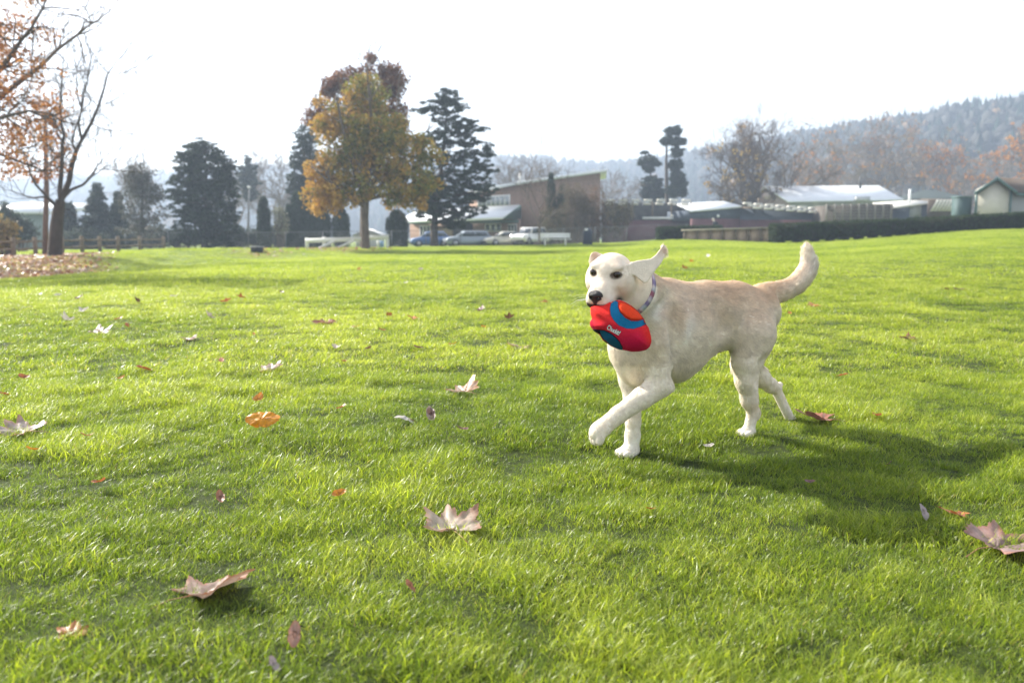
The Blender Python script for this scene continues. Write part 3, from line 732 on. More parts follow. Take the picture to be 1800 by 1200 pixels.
# smoothing of the seam
E = np.concatenate([bq[:, [0, 1]], bq[:, [1, 2]], bq[:, [2, 3]], bq[:, [3, 0]]]); deg = np.bincount(E.ravel(), minlength=len(bv)).astype(float)
for _ in range(6):
    A = np.stack([np.bincount(E[:, 0], bv[E[:, 1], a], len(bv)) + np.bincount(E[:, 1], bv[E[:, 0], a], len(bv)) for a in range(3)], 1); bv = bv + .5 * (A / deg[:, None] - bv)
bv_w = np.stack([bv[:, 0], bv[:, 1], bv[:, 2]], 1) + np.array(bc)
px_, py_ = project(np.stack([bv_w[:, 0], BY - np.abs(bv[:, 1]), bv_w[:, 2]], -1))
bcols = np.tile(np.array([.80, .035, .03]), (len(bv), 1))
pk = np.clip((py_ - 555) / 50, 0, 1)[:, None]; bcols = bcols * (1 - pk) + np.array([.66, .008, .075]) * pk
ri = poly_sdf(px_, py_, [(1128, 572), (1150, 575), (1150, 606), (1138, 606)]) ; wr = (1 / (1 + np.exp(ri / 4)))[:, None]; bcols = bcols * (1 - wr) + np.array([.80, .035, .02]) * wr
bcols[poly_sdf(px_, py_, oval) < 0] = (.84, .065, .02)
for poly, c_ in ((blue1, (.012, .16, .33)), (blue2, (.010, .10, .20)), (dark2, (.02, .015, .03)), (rim2, (.62, .02, .02)), (side, (.45, .01, .04))):
    m_ = poly_sdf(px_, py_, poly) < 0; bcols[m_] = c_
dd_ = np.abs(poly_sdf(px_, py_, blue2)); bcols[(dd_ < .9) & (py_ < 612)] = (.015, .015, .03)
dirt = snoise(bv, 9, 4, 9.) ; bcols *= (1 - .5 * np.clip(dirt - .15, 0, 1) * 1.5)[:, None]
for poly in (blue1, oval):
    e_ = np.abs(poly_sdf(px_, py_, poly)); bcols *= (1 - .55 * np.exp(-(e_ / .8) ** 2))[:, None]
ball_mat = mat('ball_cloth', (.8, .05, .03), rough=.95, attr='paint', spec=.08, bump=.6, scale=350, var=.22)
bme = mesh_np('ball', bv_w, bq, [ball_mat], smooth=True); add_color(bme, 'paint', bcols)
ball = link('toy_ball', bme)
tag(ball, 'red and blue fabric football toy held in the mouth of the dog', 'toy ball')
def ball_h(x, z):
    i = np.clip(((x + .13) / .0016).astype(int), 0, hh2.shape[0] - 1); j = np.clip(((z + .13) / .0016).astype(int), 0, hh2.shape[1] - 1)
    return hh2[i, j]
def ball_text(off, m, lift, name):
    cu_ = bpy.data.curves.new('t', 'FONT'); cu_.body = 'Chuckit!'; cu_.size = .0150; cu_.offset = off; cu_.align_x = 'CENTER'; cu_.space_character = .92
    cu_.resolution_u = 4
    for i in range(1, 8): pass
    to = bpy.data.objects.new('t', cu_); dg = bpy.context.evaluated_depsgraph_get(); COL.objects.link(to); dg.update()
    tm = bpy.data.meshes.new_from_object(to.evaluated_get(bpy.context.evaluated_depsgraph_get()))
    COL.objects.unlink(to); bpy.data.objects.remove(to)
    bm = bmesh.new(); bm.from_mesh(tm); bmesh.ops.triangulate(bm, faces=bm.faces[:])
    bmesh.ops.subdivide_edges(bm, edges=[e for e in bm.edges if e.calc_length() > .003], cuts=1); bm.to_mesh(tm); bm.free()
    n = len(tm.vertices); co = np.empty(n * 3, np.float32); tm.vertices.foreach_get('co', co); co = co.reshape(-1, 3)
    x, y = co[:, 0], co[:, 1] * (1.45 + .55 * np.clip((-co[:, 0] - .017) / .008, 0, 1)); y = y - .002
    an = math.radians(-27); tw = W(1077.5, 582.8, BY - .078); x0, z0 = tw.x - bc.x, tw.z - bc.z
    xx = x0 + x * math.cos(an) - y * math.sin(an); zz = z0 + x * math.sin(an) + y * math.cos(an)
    hgt = ball_h(xx, zz) + lift
    co2 = np.stack([xx, -hgt, zz], 1) + np.array(bc)
    tm.vertices.foreach_set('co', co2.astype(np.float32).ravel()); tm.materials.clear(); tm.materials.append(m); tm.update()
    return link(name, tm, ball)
ball_text(.0013, mat('ink_navy', (.012, .02, .08), rough=.6), .0008, 'lettering_outline')
ball_text(.0003, mat('print_white', (.85, .85, .85), rough=.5), .0014, 'lettering')
# ------------------------------------------------------------------ trees
bark = mat('bark', (.13, .10, .08), rough=.9, var=.3, scale=3, bump=.4)
bark_dark = mat('bark_dark', (.07, .055, .045), rough=.9, var=.3, scale=3, bump=.4)
bark_grey = mat('bark_grey', (.20, .17, .155), rough=.9, var=.25, scale=2)
leaf_mat = mat('leaf', (.2, .15, .05), rough=.65, attr='leafcol', spec=.25, trans=.35)
needle_mat = mat('needles', (.05, .07, .04), rough=.75, attr='leafcol', spec=.2, trans=.12)

def segs_mesh(A, B, ra, rb, n=4):
    A, B = np.asarray(A, float), np.asarray(B, float); ra, rb = np.asarray(ra), np.asarray(rb)
    d = B - A; d /= np.linalg.norm(d, axis=1)[:, None] + 1e-9
    h = np.where(np.abs(d[:, 2:3]) < .9, np.array([[0, 0, 1.]]), np.array([[1., 0, 0]]))
    u = np.cross(d, h); u /= np.linalg.norm(u, axis=1)[:, None]; w = np.cross(d, u)
    V = []
    for base, r in ((A, ra), (B, rb)):
        for j in range(n):
            a = 2 * math.pi * j / n; V.append(base + r[:, None] * (math.cos(a) * u + math.sin(a) * w))
    V = np.stack(V, 1).reshape(-1, 3); o = np.arange(len(A))[:, None] * 2 * n
    return V, np.concatenate([o + np.array([[j, (j + 1) % n, n + (j + 1) % n, n + j]]) for j in range(n)])
class Grow:
    def __init__(s, seed): s.rs = np.random.RandomState(seed); s.A = []; s.B = []; s.ra = []; s.rb = []; s.tips = []
    def seg(s, a, b, ra, rb): s.A.append(a); s.B.append(b); s.ra.append(ra); s.rb.append(rb)
    def path(s, pts, r0, r1):
        pts = [np.array(p, float) for p in pts]; n = len(pts) - 1
        for i in range(n): s.seg(pts[i], pts[i + 1], r0 + (r1 - r0) * i / n, r0 + (r1 - r0) * (i + 1) / n)
        return pts
    def grow(s, p, d, L, r, lev, up=.15, spread=.7, kids=4, wob=.22, rmin=.006, ratio=.62, droop=0):
        rs = s.rs; p = np.array(p, float); d = np.array(d, float); d /= np.linalg.norm(d); n = 4 if lev > 1 else 3; P = [p]
        for i in range(n):
            d = d + rs.normal(size=3) * wob + np.array([0, 0, up - droop * i]); d /= np.linalg.norm(d)
            q = p + d * L / n; r2 = r * (1 - .55 * (i + 1) / n); s.seg(p, q, max(r * (1 - .55 * i / n), rmin), max(r2, rmin)); p = q; P.append((p, d.copy()))
        s.tips.append(p)
        if lev <= 0: return
        for k in range(kids):
            i = 1 + int(rs.rand() * n); i = min(i, n); q, dd = P[i]
            if k == 0: q, dd = P[n]
            o = rs.normal(size=3); o -= dd * (o @ dd); o /= np.linalg.norm(o) + 1e-9; a = spread * (.5 + rs.rand() * .8)
            nd = dd * math.cos(a) + o * math.sin(a)
            s.grow(q, nd, L * ratio * (.75 + .5 * rs.rand()), r * .52, lev - 1, up, spread, kids, wob, rmin, ratio, droop)
    def mesh(s, name, m, parent, n=4):
        V, Fq = segs_mesh(s.A, s.B, s.ra, s.rb, n); return link(name, mesh_np(name, V, Fq, [m], smooth=True), parent)

def leaves(centres, rads, per, size, cols, seed, squash=1.0, flat=0.0, up=0.3, shade=None):
    "leaf faces round cluster centres; returns V, F, colours"
    rs = np.random.RandomState(seed); n = len(centres); c = np.repeat(np.array(centres), per, 0); r = np.repeat(np.array(rads), per)
    d = rs.normal(size=(n * per, 3)); d /= np.linalg.norm(d, axis=1)[:, None]; rr = rs.rand(n * per) ** .45
    p = c + d * (r * rr)[:, None] * np.array([1, 1, squash])
    N = rs.normal(size=p.shape); N[:, 2] += up; N[:, 2] *= (1 + flat * 4); N /= np.linalg.norm(N, axis=1)[:, None]
    t = rs.normal(size=p.shape); t -= N * (t * N).sum(1)[:, None]; t /= np.linalg.norm(t, axis=1)[:, None]; b = np.cross(N, t)
    s = size * (.55 + .9 * rs.rand(n * per))[:, None]; asp = (.5 + .4 * rs.rand(n * per))[:, None]
    V = np.stack([p - t * s, p + b * s * asp + N * s * .15, p + t * s, p - b * s * asp + N * s * .15], 1).reshape(-1, 3)
    o = np.arange(n * per)[:, None] * 4; Fq = np.concatenate([o + np.array([[0, 1, 2]]), o + np.array([[0, 2, 3]])])
    cols = np.array(cols); ci = rs.rand(n); k = np.repeat(np.clip(ci[:, None] + .0, 0, .999), per, 0)[:, 0]; k = np.clip(k + .22 * rs.normal(size=n * per), 0, .999) * (len(cols) - 1)
    i0 = k.astype(int); f = (k - i0)[:, None]; C_ = cols[i0] * (1 - f) + cols[np.minimum(i0 + 1, len(cols) - 1)] * f
    C_ = C_ * (.8 + .4 * rs.rand(n * per, 1)); return V, Fq, np.repeat(C_, 4, 0)
def leaf_obj(name, parts, m, parent):
    V = np.concatenate([p[0] for p in parts]); off = np.cumsum([0] + [len(p[0]) for p in parts[:-1]])
    Fq = np.concatenate([p[1] + o for p, o in zip(parts, off)]); me = mesh_np(name, V, Fq, [m]); add_color(me, 'leafcol', np.concatenate([p[2] for p in parts])); return link(name, me, parent)
def in_blobs(blobs, Y, n, seed, depth=.8, shell=.0):
    "random cluster centres inside pixel blobs (px, py, rx, ry) at distance Y"
    rs = np.random.RandomState(seed); a = np.array([b[2] * b[3] for b in blobs], float); k = rs.choice(len(blobs), n, p=a / a.sum())
    out = []
    for i in k:
        px, py, rx, ry = blobs[i]; d = rs.normal(size=3); d /= np.linalg.norm(d); d *= (shell + (1 - shell) * rs.rand() ** .4)
        c = np.array(W(px, py, Y)); s = Y / F; out.append(c + np.array([d[0] * rx * s, d[1] * max(rx, ry) * s * depth, d[2] * ry * s]))
    return np.array(out)
def tree(name, label, cat, base, group=None): return empty(name, base, label, cat, group)

ORANGE = [(.34, .13, .03), (.50, .20, .045), (.60, .30, .07), (.42, .16, .04)]
MAPLE = [(.13, .14, .025), (.20, .20, .032), (.32, .25, .035), (.42, .24, .045), (.52, .30, .05), (.60, .38, .07)]
PURPLE = [(.13, .05, .03), (.19, .08, .035), (.27, .13, .045)]
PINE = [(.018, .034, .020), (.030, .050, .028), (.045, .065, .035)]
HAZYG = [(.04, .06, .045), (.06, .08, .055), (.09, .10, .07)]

# -- orange tree whose crown enters from the left
b = Vector((-14.2, 22.0, float(gz(-14.2, 22)[0])))
t = tree('orange_tree', 'tall orange leaved autumn tree at the left edge of the field', 'tree', b)
g = Grow(1); Yo = 22
tk = [(b.x, b.y, b.z - .1), (b.x + .05, b.y, b.z + 1.6), (b.x + .2, b.y, b.z + 2.8)]
g.path(tk, .26, .19)
def pw(L, Y=Yo, dy=0): return [W(x, y, Y + dy * i) for i, (x, y) in enumerate(L)]
top = tk[-1]
for L, r, dy in (([(-70, 240), (-20, 190), (0, 170), (40, 140), (70, 118), (100, 88), (135, 62), (160, 42)], .10, .15), ([(-60, 200), (-30, 150), (0, 122), (25, 90), (38, 70), (55, 50), (75, 15), (88, -20)], .11, -.1),
                 ([(-60, 250), (-20, 215), (10, 205), (50, 195), (90, 200)], .07, -.3), ([(-70, 260), (-30, 260), (10, 275), (50, 290), (75, 300)], .06, .3), ([(-80, 150), (-60, 60), (-40, -20), (-10, -80)], .12, .3),
                 ([(-150, 180), (-200, 60), (-240, -60)], .12, .3), ([(-140, 230), (-220, 180), (-300, 120)], .10, -.3), ([(-120, 150), (-130, 20), (-120, -90)], .12, 0)):
    pts = g.path([top] + pw(L, dy=dy), r, .02)
    for i in range(2, len(pts)):
        for _ in range(3): g.grow(pts[i], (pts[i] - pts[i - 1]) + g.rs.normal(size=3) * .5, .75, .022, 2, .05, .7, 3, rmin=.005)
g.mesh('trunk', bark, t)
B_ = [(20, 40, 42, 30), (15, 80, 42, 40), (75, 60, 30, 20), (20, 150, 55, 35), (70, 125, 38, 25), (25, 205, 60, 35), (95, 195, 30, 16), (20, 255, 45, 40), (70, 235, 30, 25), (15, 300, 40, 14), (-60, 80, 60, 90), (-120, 150, 90, 110), (-220, 60, 90, 100), (-100, -60, 120, 80), (-60, 240, 60, 60), (-250, 180, 80, 70), (60, -10, 40, 25)]
cs = in_blobs(B_, Yo, 1050, 3, .9); leaf_obj('crown', [leaves(cs, np.full(len(cs), .20), 16, .038, ORANGE + [(.5, .33, .2)], 4)], leaf_mat, t)

# -- two more trees outside the frame on the left: their shadows lie across the lawn
for sd_, (x_, y_), h_, lab in ((41, (-25.3, 36.5), 11.5, 'taller autumn tree beyond the left edge shading the far lawn'), (43, (-20.6, 29.0), 9.5, 'shorter autumn tree beyond the left edge shading the lawn')):
    b = Vector((x_, y_, float(gz(x_, y_)[0]))); t = tree('autumn_tree', lab, 'tree', b)
    g = Grow(sd_); g.path([b, b + Vector((0, 0, 2.6))], .28, .22)
    for k in range(6): g.grow(b + Vector((0, 0, 2.2)), (.55 * math.cos(k), .55 * math.sin(k), 1.3), h_ * .38, .12, 3, .08, .5, 3, rmin=.012)
    g.mesh('trunk', bark, t); tips = np.array(g.tips); sel = tips[np.random.RandomState(1).choice(len(tips), min(len(tips), 420), False)]
    leaf_obj('crown', [leaves(sel, np.full(len(sel), .55), 16, .085, ORANGE, 5)], leaf_mat, t)

# -- bare multi-stemmed tree on the leafy bank
Yb = 38.0; b = W(97, 452, Yb); b.z = float(gz(b.x, b.y)[0])
t = tree('bare_tree', 'nearly bare forked tree with a few orange leaves standing on the leaf strewn bank', 'tree', b)
g = Grow(2); s24 = lambda L, dy=0: [W(x / 2.4, y / 2.4, Yb + dy * i) for i, (x, y) in enumerate(L)]
g.path([Vector((b.x - .02, b.y, b.z - .2))] + s24([(231, 1060), (238, 960), (246, 890), (256, 845)]), .34, .20)
BR = [([(256, 845), (272, 810), (290, 770), (303, 700), (320, 640), (345, 590), (385, 520), (415, 450), (440, 370), (455, 310), (500, 250)], .14, .1),
      ([(345, 590), (330, 520), (345, 460), (350, 400), (372, 330), (385, 240)], .06, -.15), ([(345, 460), (325, 400), (322, 290)], .04, .1),
      ([(256, 845), (252, 800), (258, 740), (262, 670), (263, 600), (270, 570), (258, 520), (256, 440), (262, 330), (268, 250)], .11, -.1),
      ([(263, 600), (240, 560), (235, 500), (240, 400)], .05, .15), ([(320, 640), (305, 600), (318, 540), (345, 470), (385, 430)], .05, -.2),
      ([(256, 845), (300, 800), (350, 780), (390, 740), (410, 700), (450, 655)], .09, .25), ([(400, 715), (440, 715), (520, 722), (600, 730)], .025, .3), ([(385, 520), (420, 540), (470, 552), (515, 553)], .025, .2),
      ([(415, 450), (450, 440), (520, 400)], .02, .2), ([(455, 310), (520, 310), (600, 270)], .02, .1),
      ([(240, 870), (215, 850), (180, 810), (150, 780), (125, 730), (112, 660)], .075, -.3), ([(190, 830), (140, 835), (100, 825), (50, 805)], .05, .2), ([(262, 670), (225, 640), (190, 600), (150, 560), (120, 520)], .035, -.1),
      ([(112, 660), (90, 640), (60, 600)], .03, .1), ([(240, 690), (215, 650), (215, 600)], .03, .1)]
for L, r, dy in BR:
    pts = g.path(s24(L, dy), r, .018)
    for i in range(max(1, len(pts) // 3), len(pts)):
        for _ in range(2): g.grow(pts[i], (pts[i] - pts[i - 1]) * .5 + g.rs.normal(size=3) * .5 + np.array([0, 0, .3]), .8 + .8 * g.rs.rand(), .016, 2, .08, .6, 3, rmin=.006, wob=.15)
g.mesh('trunk', bark_dark, t, 6)
cs = np.concatenate([in_blobs([(110, 270, 18, 40), (90, 240, 26, 60), (75, 180, 28, 22), (40, 300, 38, 12), (85, 300, 20, 20), (60, 315, 40, 8), (115, 170, 25, 12), (128, 265, 4, 20)], Yb, 150, 6, .5)])
leaf_obj('crown', [leaves(cs, np.full(len(cs), .22), 9, .062, ORANGE, 7)], leaf_mat, t)

# -- the big autumn maple in the middle
Ym = 48.0; b = W(643, 438, Ym); b.z = float(gz(b.x, b.y)[0])
t = tree('maple_tree', 'large olive and orange maple tree standing behind the white barrier', 'tree', b)
g = Grow(5); g.path([b - Vector((0, 0, .2)), W(642, 415, Ym), W(641, 385, Ym), W(643, 350, Ym)], .27, .20)
for L in ([(643, 360), (630, 320), (612, 270), (600, 215), (592, 170)], [(643, 352), (650, 300), (655, 240), (650, 180), (645, 120)], [(643, 355), (675, 320), (705, 280), (735, 260)], [(643, 365), (610, 340), (580, 320), (555, 300)], [(645, 350), (690, 340), (730, 320), (760, 305)], [(648, 345), (665, 300), (690, 230), (700, 180)]):
    pts = g.path([W(x, y, Ym + (i * .5 if x > 650 else -i * .4)) for i, (x, y) in enumerate(L)], .14, .04)
    for p in pts[1:]:
        for _ in range(3): g.grow(p, g.rs.normal(size=3) + np.array([0, 0, .4]), 1.2, .04, 1, .1, .7, 3, rmin=.014)
g.mesh('trunk', bark, t, 6)
MB1 = [(640, 170, 42, 38), (600, 200, 48, 40), (655, 230, 60, 50), (575, 225, 32, 26), (620, 265, 60, 45), (575, 300, 38, 32), (560, 345, 28, 32), (600, 335, 44, 36), (690, 270, 62, 46), (735, 260, 34, 22), (700, 320, 66, 42), (745, 320, 30, 30), (640, 310, 55, 48), (690, 355, 26, 20), (735, 350, 26, 22), (770, 275, 16, 12), (592, 360, 14, 14), (563, 368, 10, 10)]
cs = in_blobs(MB1, Ym, 900, 8, .8); cs = cs[snoise(cs, 44, 2, .45) > -.42]
tone_ = snoise(cs, 4, 2, .35)
pxc, pyc = project(cs); warm = (pxc < 600) * .5 + (pyc > 340) * .35 + .35 * tone_ - .1
w1, w2, w3 = cs[warm < .05], cs[(warm >= .05) & (warm < .45)], cs[warm >= .45]
leaf_obj('crown', [leaves(w1, np.full(len(w1), .40), 34, .085, MAPLE[:4], 9), leaves(w2, np.full(len(w2), .38), 32, .085, MAPLE[1:5], 10), leaves(w3, np.full(len(w3), .36), 32, .085, MAPLE[3:], 11)], leaf_mat, t)
# -- darker red tree behind it
Yp = 54.0; b = on(640, Yp)
t = tree('copper_tree', 'dark copper red tree rising behind the top of the large maple', 'tree', b)
g = Grow(6); g.path([b, W(640, 300, Yp), W(645, 200, Yp), W(650, 135, Yp)], .25, .05)
for k in range(26):
    h = .35 + .45 * g.rs.rand(); p = np.array(b) * (1 - h) + np.array(W(648, 110, Yp)) * h
    g.grow(p, (g.rs.normal(), g.rs.normal(), .5), 1.0, .05, 2, .1, .6, 3, rmin=.016)
g.mesh('trunk', bark_dark, t)
cs = in_blobs([(648, 112, 12, 14), (625, 135, 36, 14), (600, 150, 30, 14), (578, 155, 14, 20), (690, 145, 24, 30), (680, 130, 22, 20), (590, 145, 14, 12), (650, 150, 50, 24), (695, 160, 16, 20), (700, 205, 16, 30), (555, 195, 18, 22), (548, 210, 14, 14), (640, 185, 60, 30), (650, 240, 60, 50), (705, 240, 14, 26), (582, 150, 8, 8), (567, 205, 10, 26)], Yp, 520, 12, .7)
leaf_obj('crown', [leaves(cs, np.full(len(cs), .38), 30, .09, PURPLE, 13)], leaf_mat, t)

# -- evergreens
def pine(name, label, px, Y, blobs, ncl, seed, cols=PINE, cr=.42, per=46, size=.11, trunk=None, tr=.22, cat='pine tree', group=None, bk=None, squash=.45):
    b = on(px, Y); t = tree(name, label, cat, b, group); g = Grow(seed); topy = min(q[1] - q[3] for q in blobs)
    P = trunk or [(px, (418 + topy) / 2 + 40), (px, topy + 12)]
    pts = g.path([b - Vector((0, 0, .2))] + [W(x, y, Y) for x, y in P], tr, .04)
    blobs = [(q[0], q[1], q[2], q[3] * (1.5 if Y < 100 else 1.1)) for q in blobs]; cs = in_blobs(blobs, Y, int(ncl * 3.4), seed + 1, .9)
    A = np.array(pts)
    for c in cs[::10]:            # limbs out to the sprays
        z = c[2] - .25 * np.hypot(c[0] - b.x, c[1] - b.y) * .5; zs = A[:, 2]; k = np.clip(np.searchsorted(zs, z), 1, len(A) - 1); f = np.clip((z - zs[k - 1]) / (zs[k] - zs[k - 1] + 1e-6), 0, 1); q = A[k - 1] * (1 - f) + A[k] * f
        g.path([q, (q + c) / 2 + np.array([0, 0, -.1]), c], .035, .012)
    g.mesh('trunk', bk or bark_dark, t)
    leaf_obj('crown', [leaves(cs, np.full(len(cs), cr * .78), int(per * .85), size * .78, cols, seed + 2, squash=squash, flat=.4)], needle_mat, t); return t
pine('pine_tree', 'broad dark pine tree left of the maple behind the chain link fence', 362, 62, [(352, 262, 16, 16), (340, 275, 26, 14), (378, 270, 14, 12), (365, 300, 40, 22), (330, 290, 24, 16), (395, 300, 20, 18), (340, 325, 42, 20), (390, 335, 32, 24), (330, 355, 34, 22), (370, 365, 50, 30), (345, 395, 38, 24), (395, 395, 28, 28), (306, 340, 14, 5), (318, 318, 16, 8), (360, 420, 45, 12)], 300, 20, tr=.3)
pine('pine_tree', 'wide layered pine tree with open branches right of the maple', 764, 66, [(787, 172, 24, 10), (757, 186, 24, 8), (800, 188, 30, 9), (738, 193, 14, 5), (790, 208, 34, 9), (824, 216, 26, 5), (806, 232, 38, 9), (846, 226, 14, 4), (770, 245, 34, 12), (822, 250, 26, 7), (858, 258, 14, 5), (836, 270, 34, 7), (780, 282, 46, 10), (850, 290, 26, 7), (825, 306, 52, 9), (862, 302, 14, 5), (775, 322, 50, 10), (835, 330, 42, 9), (790, 348, 60, 11), (845, 348, 20, 6), (775, 372, 46, 12), (825, 370, 34, 9), (755, 345, 24, 30), (795, 392, 30, 7)], 330, 23, trunk=[(763, 405), (766, 360), (775, 300), (782, 240), (786, 180)], tr=.33, cr=.36)
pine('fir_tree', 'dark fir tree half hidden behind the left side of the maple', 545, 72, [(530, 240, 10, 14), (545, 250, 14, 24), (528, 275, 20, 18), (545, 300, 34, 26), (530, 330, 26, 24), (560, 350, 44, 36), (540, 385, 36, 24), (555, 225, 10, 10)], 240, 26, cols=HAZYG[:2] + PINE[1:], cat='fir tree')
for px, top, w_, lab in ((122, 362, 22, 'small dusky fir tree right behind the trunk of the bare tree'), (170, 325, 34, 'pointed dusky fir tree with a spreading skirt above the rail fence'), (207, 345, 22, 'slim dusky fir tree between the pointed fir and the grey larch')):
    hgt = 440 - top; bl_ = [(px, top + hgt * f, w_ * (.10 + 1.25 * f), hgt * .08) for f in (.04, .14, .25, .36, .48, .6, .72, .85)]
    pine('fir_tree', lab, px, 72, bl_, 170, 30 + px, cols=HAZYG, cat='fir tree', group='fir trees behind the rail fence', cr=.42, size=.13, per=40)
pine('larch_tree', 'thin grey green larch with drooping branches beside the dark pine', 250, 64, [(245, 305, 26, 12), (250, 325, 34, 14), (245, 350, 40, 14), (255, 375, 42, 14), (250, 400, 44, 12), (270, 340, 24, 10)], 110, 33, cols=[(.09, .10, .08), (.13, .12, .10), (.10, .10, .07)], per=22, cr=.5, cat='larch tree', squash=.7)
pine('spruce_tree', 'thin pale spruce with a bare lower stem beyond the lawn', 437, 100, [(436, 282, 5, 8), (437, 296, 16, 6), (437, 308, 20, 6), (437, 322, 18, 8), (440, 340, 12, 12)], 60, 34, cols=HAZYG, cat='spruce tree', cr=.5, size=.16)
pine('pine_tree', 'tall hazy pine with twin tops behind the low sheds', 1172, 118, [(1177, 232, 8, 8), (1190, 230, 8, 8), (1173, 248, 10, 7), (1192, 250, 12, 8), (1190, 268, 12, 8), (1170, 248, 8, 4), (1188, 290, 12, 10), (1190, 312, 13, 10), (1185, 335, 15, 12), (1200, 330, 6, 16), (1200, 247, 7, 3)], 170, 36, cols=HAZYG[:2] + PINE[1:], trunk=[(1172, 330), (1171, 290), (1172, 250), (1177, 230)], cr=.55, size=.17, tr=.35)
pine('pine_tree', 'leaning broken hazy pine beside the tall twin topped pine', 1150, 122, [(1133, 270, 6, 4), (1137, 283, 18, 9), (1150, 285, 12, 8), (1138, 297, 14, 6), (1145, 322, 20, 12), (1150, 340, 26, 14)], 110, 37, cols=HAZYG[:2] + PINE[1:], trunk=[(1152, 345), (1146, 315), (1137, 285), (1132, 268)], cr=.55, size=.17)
# clipped columns
def column(name, label, px, Y, wpx, ytop, seed, group=None, cat='cypress', cols=((.02, .038, .016), (.032, .055, .022))):
    b = on(px, Y); t = tree(name, label, cat, b, group); g = Grow(seed); topp = W(px, ytop, Y); g.path([b, topp - Vector((0, 0, .5))], .07, .02); g.mesh('trunk', bark_dark, t)
    H = topp.z - b.z; rs = np.random.RandomState(seed); n = int(90 + 40 * H * wpx / 20); f = rs.rand(n); r_ = wpx / 2 * Y / F * np.where(f > .6, (1 - ((f - .6) / .4) ** 2 * .85), .85 + .25 * f) * (.75 + .25 * rs.rand(n)); a = rs.rand(n) * 6.28
    cs = np.stack([b.x + r_ * np.cos(a) * .8, b.y + r_ * np.sin(a) * .8, b.z + .08 + f * (H - .15)], 1)
    leaf_obj('crown', [leaves(cs, np.full(n, .24), 40, .055, cols, seed + 1, squash=1.5)], needle_mat, t)
column('cypress', 'single narrow clipped cypress left of the white barrier', 468, 66, 24, 350, 50)
for px, w_, tp_, lab in ((512, 20, 362, 'shortest cypress at the left end of the dark cypress row'), (526, 28, 340, 'tallest cypress in the dark row left of the maple'), (545, 26, 352, 'cypress in the dark row partly under the orange lower leaves')):
    column('cypress', lab, px, 68, w_, tp_, 50 + px, 'dark cypress row')
for px, w_, tp_, lab in ((570, 34, 372, 'broad dark cypress directly left of the maple trunk'), (602, 34, 368, 'broad dark cypress behind the maple trunk'), (700, 46, 372, 'wide dark cypress between the maple trunk and the blue car')):
    column('cypress', lab, px, 68, w_, tp_, 50 + px, 'broad cypresses behind the maple')

# -- leafless hazy trees
def bare(name, label, px, Y, ytop, wpx, seed, lev=3, stems=4, m=None, group=None, cat='bare tree', leafcols=None, nleaf=0, rmin=.02, base_r=.25, twist=.25, lsize=.14, trunkfrac=.25, lper=10, kids=4):
    b = on(px, Y); t = tree(name, label, cat, b, group); g = Grow(seed); H = W(px, ytop, Y).z - b.z; wr = wpx / 2 * Y / F
    fk = np.array(b) + np.array([0, 0, H * trunkfrac]); g.path([np.array(b) - np.array([0, 0, .2]), fk], base_r, base_r * .8)
    for k in range(stems):
        a = 2 * math.pi * (k + .3 * g.rs.rand()) / stems; sl = wr / H * (.35 + .9 * g.rs.rand()) * 1.1
        g.grow(fk - np.array([0, 0, H * trunkfrac * .3 * g.rs.rand()]), (math.cos(a) * sl, math.sin(a) * sl, 1 - trunkfrac), H * .41, base_r * .55, lev, .05, .62, kids, twist, rmin, .6)
    V = np.array(g.tips)
    g.mesh('trunk', m or bark_grey, t, 3)
    if nleaf:
        sel = V[np.random.RandomState(seed).choice(len(V), min(nleaf, len(V)), False)]; leaf_obj('crown', [leaves(sel, np.full(len(sel), .45 * Y / 110), lper, lsize, leafcols, seed + 1)], leaf_mat, t)
    return t
DULL = [(.26, .19, .12), (.34, .22, .12), (.30, .24, .18)]
bare('bare_tree', 'great spreading leafless tree rising behind the low sheds', 1322, 115, 208, 240, 60, lev=5, stems=8, m=bark, base_r=.62, rmin=.016, twist=.18, trunkfrac=.18, leafcols=[(.30, .2, .1), (.4, .26, .12)], nleaf=70)
bare('bare_tree', 'leaning leafless tree left of the great spreading tree', 1272, 112, 265, 90, 61, lev=3, stems=5, m=bark, base_r=.3, rmin=.022, leafcols=[(.42, .28, .06), (.5, .34, .08)], nleaf=50)
bare('bare_tree', 'slender leafless tree before the brick building', 948, 72, 282, 90, 62, lev=3, stems=4, m=bark, base_r=.14, rmin=.012, trunkfrac=.35)
for px, Y, tp_, w_, lab, lc, nl in ((235, 96, 292, 70, 'leafless tree standing behind the grey larch', None, 0), (420, 105, 300, 60, 'leafless tree peeping out behind the broad dark pine', None, 0), (470, 110, 275, 80, 'leafless tree in the gap above the narrow cypress', None, 0), (505, 104, 285, 70, 'leafless tree beside the fir left of the maple', None, 0),
      (905, 135, 270, 70, 'leafless tree above the low end of the brick roof', None, 0), (955, 130, 278, 80, 'leafless tree above the middle of the brick roof', None, 0), (1085, 120, 290, 80, 'leafless tree just right of the brick building', None, 0), (1030, 150, 285, 60, 'leafless tree above the high end of the brick roof', None, 0)):
    bare('bare_tree', lab, px, Y, tp_, w_, 70 + px, lev=4, stems=4, group='leafless trees beyond the field', rmin=.022)
